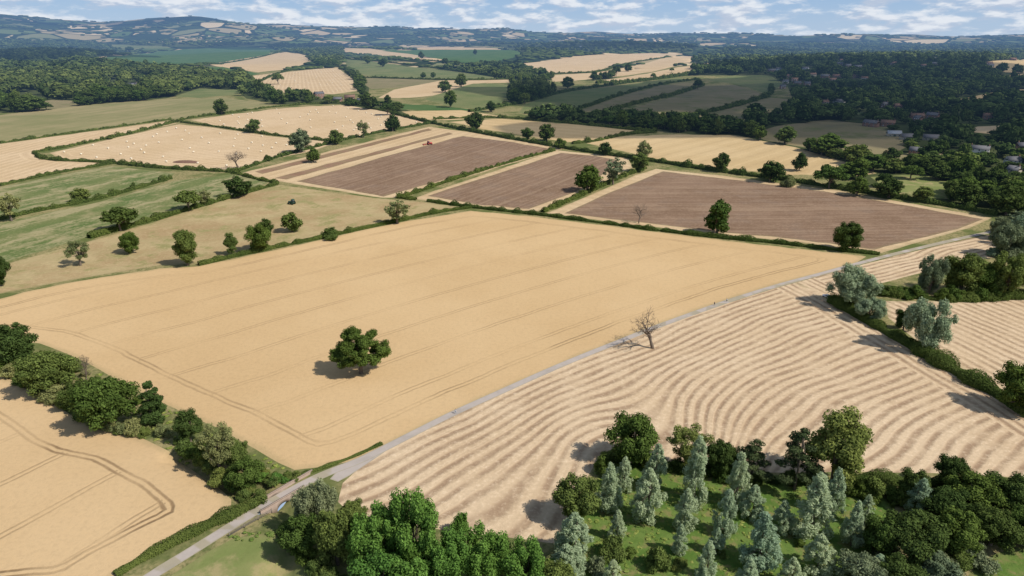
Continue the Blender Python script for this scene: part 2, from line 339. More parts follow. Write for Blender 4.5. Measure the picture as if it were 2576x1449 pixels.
fld('stubble_field','curved pale stubble field in the central valley',[(950,246),(990,225),(1110,203),(1280,200),(1282,208),(1190,210),(1090,240),(1030,246)],'stub',(980,240,1250,203))
fld('pasture_field','pale green valley field beside the tall dark copse',[(1065,250),(1190,210),(1278,212),(1278,240),(1262,262),(1200,274),(1130,268)],'green')
fld('crop_field','thin vivid green strip beyond the central hedge',[(985,260),(1130,268),(1225,280),(1180,283),(1010,276)],'vivid')
fld('bale_field','large pale stubble field at upper centre right with rows of bales',[(1305,160),(1400,150),(1480,138),(1640,133),(1735,136),(1640,150),(1560,162),(1500,180),(1370,184)],'bale',(1370,183,1640,135))
fld('stubble_field','wedge of pale stubble behind the line of round trees',[(1535,178),(1620,160),(1690,140),(1750,142),(1735,158),(1640,180),(1580,190),(1480,200),(1390,205),(1385,190)],'stub',(1500,195,1720,145))
fld('stubble_field','lower pale stubble ribbon above the hillside pastures',[(1510,203),(1600,190),(1730,165),(1850,150),(1900,152),(1770,176),(1640,198),(1540,208)],'stub')
fld('pasture_field','dark green pasture across the middle of the shaded hillside',[(1305,283),(1320,262),(1400,235),(1560,215),(1700,196),(1745,200),(1660,212),(1560,238),(1440,278),(1370,290)],'green')
fld('pasture_field','brown dry pasture strip in the shaded hillside',[(1440,285),(1560,243),(1660,216),(1750,204),(1750,214),(1690,232),(1580,262),(1500,292)],'olive')
fld('pasture_field','large brown dry pasture on the shaded hillside',[(1560,297),(1590,272),(1700,242),(1760,215),(1850,214),(1925,238),(1870,262),(1740,286),(1640,303)],'olive')
fld('pasture_field','pale green pasture at the top of the shaded hillside',[(1775,202),(1860,188),(1940,190),(1970,210),(1935,238),(1850,210)],'green')
fld('pasture_field','brown pasture below the hillside hedge near the wood',[(1700,308),(1850,268),(1940,245),(2000,252),(1990,268),(1900,300),(1830,318),(1760,318)],'olive')
fld('pasture_field','dry brown pasture framed by woods below the village',[(1895,335),(1950,318),(2080,300),(2230,318),(2290,366),(2250,384),(2160,392),(2030,372),(1920,352)],'olive')
fld('stubble_field','pale golden field at the far upper right edge',[(2440,162),(2500,152),(2600,148),(2600,184),(2530,182)],'tan')
fld('stubble_field','second golden field below the one at the upper right edge',[(2480,200),(2600,180),(2600,208),(2500,210)],'tan')
fld('stubble_field','golden field among the shaded trees at right',[(2385,254),(2500,232),(2590,222),(2520,256),(2420,272)],'tan')
fld('stubble_field','tan field beside the curving lane at right',[(2420,330),(2460,318),(2600,312),(2600,340),(2500,338)],'stub')
fld('pasture_field','little green paddock in the trees above the village pasture',[(2060,286),(2130,276),(2180,284),(2120,294)],'green')
fld('pasture_field','small olive clearing on the wooded hill at right',[(2290,232),(2350,222),(2380,230),(2320,242)],'olive')
fld('paddock','small sunlit paddock between the lane and the brick house',[(2150,402),(2250,390),(2380,372),(2400,392),(2280,412),(2180,414)],'olive')
fld('paddock','rough yellow green paddock behind the right hand hedge',[(2190,445),(2330,438),(2400,462),(2395,500),(2330,500),(2230,475)],'paddock')
fld('lane','grey curving lane by the houses at right',[(2385,314),(2425,318),(2455,329),(2440,337),(2395,341),(2393,337),(2430,332),(2432,328),(2385,319)],'road')
fld('pasture_field','small pale green meadow at the edge of the left wood',[(435,243),(500,222),(600,226),(610,236),(500,247)],'green')
fld('pasture_field','sunlit glade in the far left wood',[(280,112),(420,116),(430,121),(290,122)],'green')
fld('pasture_field','narrow green opening between the two left woods',[(-100,162),(60,155),(200,162),(290,174),(180,172),(40,166)],'green')
fld('stubble_field','sunlit gap of dry grass in the left wood by the pale building',[(260,225),(330,212),(370,220),(330,234),(270,238)],'olive')
fld('stubble_field','small dry clearing at the near edge of the left wood',[(60,262),(130,250),(210,256),(190,270),(90,276)],'olive')
fld('crop_field','wide thin green field running below the left wood',[(-420,320),(0,289),(150,272),(300,257),(440,249),(560,246),(650,256),(700,268),(600,276),(440,299),(250,328),(0,358),(-420,415)],'greentan',(0,330,560,250))
fld('stubble_field','pale stubble field running off the left edge',[(-420,422),(0,362),(200,335),(425,304),(446,310),(300,338),(86,384),(100,396),(268,410),(130,440),(0,466),(-420,545)],'bale',(0,430,430,310))
fld('bale_field','stubble field with round bales and a muck heap',[(125,384),(300,345),(450,312),(540,322),(700,345),(850,358),(790,378),(700,398),(595,428),(420,418),(270,405),(150,400)],'bale',(140,395,700,350))
fld('bale_field','upper stubble field with scattered round bales',[(478,302),(620,283),(730,270),(860,264),(960,278),(1060,300),(1070,308),(980,326),(862,352),(700,338),(560,320)],'bale',(480,310,860,268))
fld('crop_field','green striped crop field at left edge',[(-420,600),(-300,560),(0,472),(150,440),(280,418),(440,436),(430,447),(250,497),(100,528),(0,548),(-420,640)],'crop',(0,520,400,435))
fld('crop_field','lower green and tan crop strip field at left',[(-420,655),(0,560),(250,508),(440,455),(590,438),(690,455),(600,487),(420,540),(230,594),(30,655),(-420,760)],'crop',(0,620,590,450))
fld('rough_field','dry rough grass field with the small dark tractor',[(-420,770),(30,660),(240,603),(430,545),(610,490),(705,465),(960,500),(1040,506),(1160,521),(1100,534),(980,557),(760,607),(500,660),(400,668),(200,700),(0,738),(-420,830)],'rough',(200,650,1000,500))
fld('stubble_field','pale triangular stubble field beyond the central hedge',[(1010,280),(1160,277),(1262,293),(1130,303),(1050,300)],'tan')
fld('wheat_field','long golden field behind the pair of round hedge trees',[(1130,306),(1262,299),(1450,314),(1645,333),(1560,340),(1480,354),(1430,358),(1310,340),(1215,325)],'tan',(1250,310,1600,335))
fld('wheat_field','large golden field beyond the long dark hedge at right',[(1475,360),(1570,342),(1700,338),(1850,340),(2000,370),(2130,408),(2205,436),(2160,442),(1990,440),(1800,422),(1640,398)],'tan',(1640,398,1850,345))
fld('stubble_field','strip stubble around the first ploughed field with the red tractor',[(605,436),(860,372),(1080,318),(1180,333),(1418,374),(1250,422),(1005,497),(960,498),(700,456)],'stub',(640,440,1080,325))
fld('soil_strip','thin brown worked strip along the left of the tractor field',[(640,432),(1078,323),(1088,327),(660,438)],'brownstripe')
fld('soil_strip','second brown worked strip left of the red tractor',[(690,448),(1130,333),(1140,336),(720,452)],'brownstripe')
fld('ploughed_field','ploughed brown field the red tractor is working',[(745,456),(960,396),(1165,342),(1290,358),(1398,377),(1230,420),(1090,460),(965,494),(850,474)],'plough',(745,456,1165,343))
fld('stubble_field','pale margin of the middle ploughed field',[(1035,500),(1200,445),(1400,378),(1500,388),(1580,398),(1590,420),(1480,480),(1350,532),(1190,520)],'stub')
fld('ploughed_field','middle ploughed brown field beside the leaning hedge trees',[(1075,492),(1240,440),(1412,384),(1500,393),(1555,402),(1530,430),(1450,482),(1330,527),(1190,513)],'plough',(1075,492,1412,384))
fld('stubble_field','pale margin of the right ploughed field',[(1375,536),(1500,485),(1600,440),(1650,425),(1800,440),(2100,478),(2495,548),(2440,573),(2212,637),(2000,608),(1800,590),(1550,560)],'stub')
fld('ploughed_field','widest ploughed brown field at right behind the wheat',[(1420,537),(1530,485),(1668,431),(1800,446),(2100,485),(2475,551),(2410,576),(2200,628),(2000,602),(1800,583),(1600,558)],'plough',(1600,558,2440,552))
fld('wheat_field','vast golden wheat field with the lone oak',[(-520,860),(-300,800),(0,752),(60,735),(200,706),(400,676),(500,670),(760,614),(1000,560),(1185,530),(1360,547),(1530,568),(1800,602),(2100,636),(2178,645),(2150,664),(2060,688),(1950,716),(1830,753),(1700,799),(1620,829),(1500,878),(1350,941),(1250,986),(1140,1035),(1060,1075),(960,1124),(880,1160),(830,1172),(740,1182),(700,1165),(640,1128),(560,1082),(470,1042),(380,1000),(300,958),(225,915),(150,882),(100,864),(0,850),(-300,845)],'wheat',A)
fld('wheat_field','golden wheat field in the lower left corner with curving tracks',[(-520,935),(-200,925),(0,940),(60,975),(120,1005),(190,1052),(250,1078),(340,1095),(400,1122),(470,1157),(540,1205),(582,1255),(580,1285),(530,1322),(400,1390),(290,1449),(160,1535),(-900,1650)],'wheatlow',(0,1350,400,1130))
fld('swath_field','huge pale stubble field combed with curving straw swaths',[(862,1215),(905,1176),(965,1136),(1060,1087),(1140,1046),(1250,996),(1350,951),(1450,907),(1550,867),(1620,839),(1700,809),(1830,763),(1950,725),(2060,695),(2180,663),(2270,640),(2380,613),(2480,591),(2640,572),(2640,640),(2480,650),(2300,690),(2210,715),(2110,742),(2100,760),(2200,828),(2300,885),(2400,943),(2500,1000),(2640,1085),(2640,1205),(2400,1192),(2150,1186),(1950,1190),(1700,1165),(1560,1130),(1515,1135),(1470,1215),(1430,1300),(1395,1368),(1290,1352),(1150,1340),(1000,1312),(880,1290),(850,1262)],'swath','swath')
fld('swath_field','striped stubble field at the right edge behind the willow hedge',[(2225,757),(2400,758),(2640,745),(2640,1050),(2520,985),(2400,915),(2300,852),(2235,800)],'swathfar',(2350,800,2576,905))
ORPX=[(1430,1310),(1480,1215),(1520,1145),(1600,1150),(1800,1180),(2000,1200),(2150,1200),(2250,1260),(2260,1400),(2300,1560),(1350,1560),(1400,1380)]
fld('orchard_grass','green grass under the silvery plantation trees',ORPX,'orch')
fld('paddock','mown green paddock at the bottom edge beside the track',[(330,1535),(430,1449),(520,1390),(590,1352),(690,1345),(760,1372),(840,1410),(900,1449),(960,1535)],'paddock')
fld('grass_verge','bright grass bank in the bottom right corner',[(2380,1560),(2440,1440),(2500,1395),(2640,1350),(2640,1560)],'orch')
fld('farm_track','widened gravel junction beside the narrow road past the bridge',[(830,1205),(850,1182),(940,1142),(985,1122),(975,1132),(925,1166),(880,1196),(850,1212)],'road')
FIELDS.append(dict(name='road',label='narrow pale concrete road running from lower left to right',poly=ROADPOLY,mat='road',row=None,px=None))
# ------------------------------------------------------------------ ground mesh by constrained triangulation
ang=np.linspace(R(-60),R(60),175); rad=np.geomspace(25,25000,330)
AA,RR=np.meshgrid(ang,rad); AA=AA+rng.uniform(-.3,.3,AA.shape)*(ang[1]-ang[0]); RR=RR*(1+rng.uniform(-.006,.006,RR.shape))
gp=np.stack([(RR*np.sin(AA)).ravel(),(RR*np.cos(AA)).ravel()],1)
pts=[gp]; edges=[]; off=len(gp)
for f in FIELDS:
    n=len(f['poly']); pts.append(f['poly']); edges+=[(off+i,off+(i+1)%n) for i in range(n)]; off+=n
allp=np.concatenate(pts)
res=geometry.delaunay_2d_cdt([Vector((float(a),float(b))) for a,b in allp],edges,[],0,1e-4)
V2=np.array([(v.x,v.y) for v in res[0]]); TR=np.array(res[2],dtype=np.int32)
e1=V2[TR[:,1]]-V2[TR[:,0]]; e2=V2[TR[:,2]]-V2[TR[:,0]]; flip=(e1[:,0]*e2[:,1]-e1[:,1]*e2[:,0])<0
TR[flip]=TR[flip][:,::-1]
cen=V2[TR].mean(1); cls=np.full(len(TR),-1)
for i,f in enumerate(FIELDS): cls[inpoly(cen,f['poly'])]=i
print('cdt',len(V2),len(TR),time.time()-T0)
ST=ray(*np.array([(450,1145),(560,1205),(640,1238),(690,1262),(722,1278),(745,1310),(742,1360),(700,1449)]).T)
def HC(p):
    z=H(p[:,0],p[:,1]); near=np.hypot(p[:,0],p[:,1])<400
    q=np.where(near)[0]
    if len(q): dd=dist_line(p[q],ST); z[q]-=2.8*np.exp(-(dd/3.2)**2)
    return z
CORN=ray(1490,1150)[0][None]; CORD=float(dist_line(CORN,ROAD)[0])
def submesh(name,mask,mat,f=None):
    t=TR[mask]; idx,inv=np.unique(t,return_inverse=True); inv=inv.reshape(-1,3); p=V2[idx]
    z=HC(p) if (f is None or f['name'] not in('road','farm_track')) else H(p[:,0],p[:,1])
    me=mk_mesh(name,np.column_stack([p,z]),[inv],mat,smooth=True)
    if f:
        uvl=me.uv_layers.new(name='rows'); v=dist_line(p,f['poly'],True)
        if f['row']=='road': u=dist_line(p,ROAD)
        elif f['row']=='swath':
            dr=dist_line(p,ROAD); do=dist_line(p,ORCL); w=np.exp(-(do/24)**2)
            u=dr*(1-w)+(CORD-do)*w; v=dist_line(p,HEDR)
        elif f['row']:
            a,b=ray([f['row'][0],f['row'][2]],[f['row'][1],f['row'][3]]); dd=(b-a)/np.linalg.norm(b-a); u=(p-a)@np.array([-dd[1],dd[0]])
        else: u=p[:,0]*.6+p[:,1]*.8
        li=np.zeros(len(me.loops),np.int32); me.loops.foreach_get('vertex_index',li)
        uvl.data.foreach_set('uv',np.stack([u[li],v[li]],1).astype(np.float32).ravel())
    o=bpy.data.objects.new(name,me); COL.objects.link(o); return o
o=submesh('ground',cls==-1,GROUND); tag(o,'grassy ground and far rolling hills patched with fields and woods','ground',kind='structure')
for i,f in enumerate(FIELDS):
    if (cls==i).sum()==0: print('EMPTY',f['label']); continue
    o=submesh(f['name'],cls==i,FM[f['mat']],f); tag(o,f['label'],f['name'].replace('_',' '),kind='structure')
print('fields',time.time()-T0)
# ------------------------------------------------------------------ trees
def ico():
    t=(1+5**.5)/2
    v=np.array([(-1,t,0),(1,t,0),(-1,-t,0),(1,-t,0),(0,-1,t),(0,1,t),(0,-1,-t),(0,1,-t),(t,0,-1),(t,0,1),(-t,0,-1),(-t,0,1)],float); v/=np.linalg.norm(v[0])
    f=np.array([(0,11,5),(0,5,1),(0,1,7),(0,7,10),(0,10,11),(1,5,9),(5,11,4),(11,10,2),(10,7,6),(7,1,8),(3,9,4),(3,4,2),(3,2,6),(3,6,8),(3,8,9),(4,9,5),(2,4,11),(6,2,10),(8,6,7),(9,8,1)])
    return v,f
IV,IF=ico()
def unit(n,r=rng):
    v=r.normal(size=(n,3)); return v/np.linalg.norm(v,axis=1)[:,None]
def leaves(cs,rs,n,s,up=0.,core=.72,tri=False,seed=1,ctone=.12,spread=1.):
    r=np.random.default_rng(seed); m=len(cs); w=(rs.prod(1))**(2/3); cnt=np.maximum(6,(n*w/w.sum())).astype(int)
    ci=np.repeat(np.arange(m),cnt); N=len(ci); d=unit(N,r); rad_=r.uniform(.66,.66+.5*spread,N)
    P=cs[ci]+d*rs[ci]*rad_[:,None]
    nn=d+unit(N,r)*.8+np.array([0,0,.25]); nn/=np.linalg.norm(nn,axis=1)[:,None]
    if up:
        ax=np.array([0,0,1.])+unit(N,r)*.45+d*.35; t=ax-nn*(ax*nn).sum(1)[:,None]
    else: t=np.cross(nn,unit(N,r))
    t/=np.maximum(np.linalg.norm(t,axis=1),1e-6)[:,None]; b=np.cross(nn,t)
    sz=s*r.uniform(.55,1.4,N)[:,None]
    if tri: V=np.stack([P+t*sz,P-t*sz*.6+b*sz*.9,P-t*sz*.6-b*sz*.9],1); k=3
    elif up: V=np.stack([P+t*sz*1.7,P+b*sz*.5,P-t*sz*1.0,P-b*sz*.5],1); k=4
    else: V=np.stack([P+t*sz*.95,P+b*sz*.55,P-t*sz*.95,P-b*sz*.55],1); k=4
    Fq=np.arange(N*k).reshape(N,k)
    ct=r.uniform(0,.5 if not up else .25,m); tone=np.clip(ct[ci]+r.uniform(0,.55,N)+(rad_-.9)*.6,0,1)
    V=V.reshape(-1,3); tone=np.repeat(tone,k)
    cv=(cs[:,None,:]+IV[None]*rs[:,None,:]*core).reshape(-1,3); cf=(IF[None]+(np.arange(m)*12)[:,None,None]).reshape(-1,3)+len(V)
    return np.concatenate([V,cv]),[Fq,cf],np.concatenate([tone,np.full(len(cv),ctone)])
def clumps(kind,r):
    c=[];q=[]
    if kind=='hero':
        Hn,Wn=15,17.5
        lobes=[(-5.4,.5,7.4,2.7),(-3.4,1.0,10.4,2.8),(0.0,-.8,12.0,3.0),(3.2,.6,10.8,2.9),(5.6,-.4,7.6,2.7),(4.2,-2.6,5.2,2.2),(-4.2,-2.4,5.0,2.2),(0,-4.4,8.0,2.8),(.5,4.6,8.2,2.8),(-.6,0,8.6,3.2),(2.2,-3.4,10.6,2.4),(-6.6,-1.0,5.6,1.7),(6.9,.9,6.0,1.8),(-2.2,-3.8,5.8,2.0),(1.2,-3.6,5.2,1.9),(-2.8,-3.0,9.6,2.3),(3.6,3.2,5.8,2.2),(-3.4,3.6,5.8,2.2)]
        for (lx,ly,lz,lr) in lobes:
            for j in range(8):
                d=unit(1,r)[0]*lr*r.uniform(.3,.92); d[2]*=.8; a=r.uniform(.7,1.5); c.append([lx+d[0],ly+d[1],lz+d[2]]); q.append((a,a,a*.75))
    elif kind=='oak':
        Hn,Wn=15,16
        for i in range(60):
            d=unit(1,r)[0]; d[2]=abs(d[2])*1.05-.48 if r.random()<.8 else d[2]*.3
            k=r.uniform(.5,1.0); c.append(d*k*np.array([6.5,6.5,6.0])+[0,0,8.1]); a=r.uniform(.8,2.1); q.append((a,a,a*.85))
    elif kind=='round':
        Hn,Wn=12,12
        for i in range(54):
            d=unit(1,r)[0]; k=r.uniform(.45,1.02); c.append(d*k*np.array([4.9,4.9,4.9])+[0,0,6.2]); a=r.uniform(.8,1.9); q.append((a,a,a*.9))
    elif kind=='tall':
        Hn,Wn=16,11
        for i in range(56):
            d=unit(1,r)[0]; k=r.uniform(.45,1.0); zz=d[2]*6.8*k+8.6; tp=1-.35*max(0,(zz-9)/7); c.append([d[0]*4.4*k*tp,d[1]*4.4*k*tp,zz]); a=r.uniform(.8,1.8); q.append((a,a,a))
    elif kind=='willow':
        Hn,Wn=12,13
        for i in range(70):
            d=unit(1,r)[0]; k=r.uniform(.5,1.0); c.append(d*k*np.array([5.4,5.4,5])+[0,0,6.2]); a=r.uniform(.7,1.6); q.append((a*.85,a*.85,a*1.2))
    elif kind=='column':
        Hn,Wn=12,5.0; ph=r.uniform(0,6.28); fat=r.uniform(.9,1.15); pk=r.uniform(.7,.88)
        for i in range(120):
            t=r.random()**.85; zz=.5+10.9*t; e=2.3*fat*(math.sin(math.pi*min(1,.22+t*.77))**.7)*(1.15-pk*t*.6)*(1+.12*math.sin(7*t+ph)); an=r.uniform(0,6.28); k=r.uniform(.3,.9)
            a=r.uniform(.32,.58)*(1.2-.6*t); c.append([math.cos(an)*e*k,math.sin(an)*e*k,zz]); q.append((a*.8,a*.8,a*1.5))
    elif kind=='pine':
        Hn,Wn=17,10
        for i in range(42):
            t=r.random(); zz=4.5+12*t; e=(4.6*(1-t)**.7+.6); an=r.uniform(0,6.28); k=r.uniform(.35,.95); a=r.uniform(.9,1.6)*(1.1-.4*t)
            c.append([math.cos(an)*e*k,math.sin(an)*e*k,zz-k*.6]); q.append((a,a,a*.38))
    elif kind=='cone':
        Hn,Wn=13,8
        for i in range(50):
            t=r.random()**1.2; zz=1.3+11*t; e=3.7*(1-t)**.75+.15; an=r.uniform(0,6.28); k=r.uniform(.3,.95); a=r.uniform(.7,1.25)*(1.1-.6*t)
            c.append([math.cos(an)*e*k,math.sin(an)*e*k,zz]); q.append((a,a,a*.9))
    elif kind=='bush':
        Hn,Wn=4.5,6
        for i in range(26):
            d=unit(1,r)[0]; k=r.uniform(.4,1.0); c.append([d[0]*2.3*k,d[1]*2.3*k,abs(d[2])*2.9*k+.6]); a=r.uniform(.55,1.1); q.append((a,a,a*.85))
    elif kind=='sparse':
        Hn,Wn=13,11
        for i in range(44):
            d=unit(1,r)[0]; d[2]=d[2]*.9+.1; k=r.uniform(.4,1.0); c.append(d*k*np.array([4.8,4.8,5.2])+[0,0,7.2]); a=r.uniform(.6,1.3); q.append((a,a,a*.8))
    c=np.array(c);q=np.array(q); return c,q,Hn,Wn
def trunk_mb(kind,c,Hn,Wn,r):
    mb=MB(); base={'column':.16,'bush':.12,'pine':.28,'cone':.25,'hero':.62}.get(kind,.42); hh={'column':.85,'pine':.95,'cone':.9,'bush':.4}.get(kind,.55)*Hn
    bend=r.uniform(-.25,.25,2)
    P=[(0,0,-.4),(0,0,.2),(bend[0],bend[1],hh*.4),(bend[0]*2,bend[1]*2,hh*.7),(bend[0]*1.5,bend[1]*2,hh)]
    mb.tube(P,[base*1.5,base*1.1,base*.85,base*.6,base*.2],8)
    idx=r.permutation(len(c))[:16]
    for i in idx:
        t=r.uniform(.3,.85); s=np.array([bend[0]*2*t,bend[1]*2*t,hh*t]); e=c[i]
        if e[2]<s[2]*.5: s[2]=e[2]*.8
        m_=(s+e)/2+np.array([0,0,-.06*Hn*r.random()]); mb.tube([s,m_,e],[base*.42,base*.26,base*.06],5)
    return mb
def make_proto(kind,seed,nl,ls,up=0.,core=.66):
    r=np.random.default_rng(seed); c,q,Hn,Wn=clumps(kind,r)
    if kind in('sparse','pine'): core=.38
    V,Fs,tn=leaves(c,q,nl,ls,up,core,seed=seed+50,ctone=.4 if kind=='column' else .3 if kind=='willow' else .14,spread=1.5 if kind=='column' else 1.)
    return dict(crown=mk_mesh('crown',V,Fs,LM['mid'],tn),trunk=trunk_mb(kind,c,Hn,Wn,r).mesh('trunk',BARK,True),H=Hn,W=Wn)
def make_bare(seed,depth_=6,fan=1.):
    r=np.random.default_rng(seed); tk=MB(); br=MB()
    def grow(p,d,L,rad_,k):
        q=p.copy(); pts_=[p.copy()]; dd=d.copy()
        for i in range(3):
            dd=dd+unit(1,r)[0]*.26; dd[2]+=.03; dd/=np.linalg.norm(dd); q=q+dd*L/3; pts_.append(q.copy())
        (tk if k<=1 else br).tube(pts_,[rad_,rad_*.85,rad_*.7,rad_*.5],6 if k<3 else 3,cap=k<3)
        if k>=depth_: return
        for j in range(4 if k==1 else 3 if k<4 else 2):
            nd=dd*.75+unit(1,r)[0]*(1.0 if k else .8)*fan; nd[2]=max(nd[2],-.1)+(.05 if k else .25); nd/=np.linalg.norm(nd)
            grow(pts_[-1] if j<2 else pts_[2],nd,L*r.uniform(.62,.88),max(rad_*.52,.028),k+1)
    grow(np.array([0,0,-.3]),np.array([0.05,0,1.]),2.6,.42,0)
    Vb=np.concatenate(br.V); Hn=Vb[:,2].max(); Wn=2*np.percentile(np.hypot(Vb[:,0],Vb[:,1]),96)
    return dict(trunk=tk.mesh('trunk',DEAD,True),branches=br.mesh('branches',DEAD,True),H=Hn,W=Wn)
PR={}
for k,nv,nl,ls,up in (('hero',1,34000,.24,0),('oak',3,16000,.30,0),('round',3,14000,.27,0),('tall',3,14000,.28,0),('willow',3,17000,.22,0),('column',6,9500,.13,1),('pine',1,9000,.24,0),('cone',1,11000,.23,0),('bush',3,5000,.17,0),('sparse',2,8500,.20,0)):
    PR[k]=[make_proto(k,100*len(PR)+i,nl,ls,up=up) for i in range(nv)]
for k,nv,nl,ls in (('oak',2,3000,.58),('round',3,2700,.52),('tall',2,2700,.54),('sparse',1,2000,.4)):
    PR[k+'_lo']=[make_proto(k,900+10*len(PR)+i,nl,ls) for i in range(nv)]
PR['bare']=[make_bare(3),make_bare(8),make_bare(21,5)]
print('protos',time.time()-T0)
cnt=[0]
def plant(x,y,z,h,w,kind,mat,name,label,cat,group=None,rz=None,var=None):
    L=PR[kind]; cnt[0]+=1; p=L[(cnt[0] if var is None else var)%len(L)]
    o=empty(name,(x,y,z),label,cat,random.uniform(0,6.28) if rz is None else rz,group); o.scale=(w/p['W'],w/p['W'],h/p['H'])
    for part in ('trunk','crown','branches'):
        if part in p:
            c=bpy.data.objects.new(part,p[part]); COL.objects.link(c); c.parent=o
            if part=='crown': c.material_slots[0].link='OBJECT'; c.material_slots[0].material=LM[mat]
    return o
def tree(px,py,hp,wp,kind,mat,label,name='broadleaf_tree',cat='tree',group=None,var=None,rz=None):
    p=at(px,py); D=depth(p); th=math.atan2(CZ-p[2],math.hypot(p[0],p[1])); w=wp*D/F*1.0
    h=max((hp*D/F-.22*w*math.sin(th))/math.cos(th),.45*w if kind!='bush' else .3*w)
    k=kind
    if D>430 and kind+'_lo' in PR: k=kind+'_lo'
    return plant(p[0],p[1],p[2]-.05,h,w,k,mat,name,label,cat,group,rz,var)
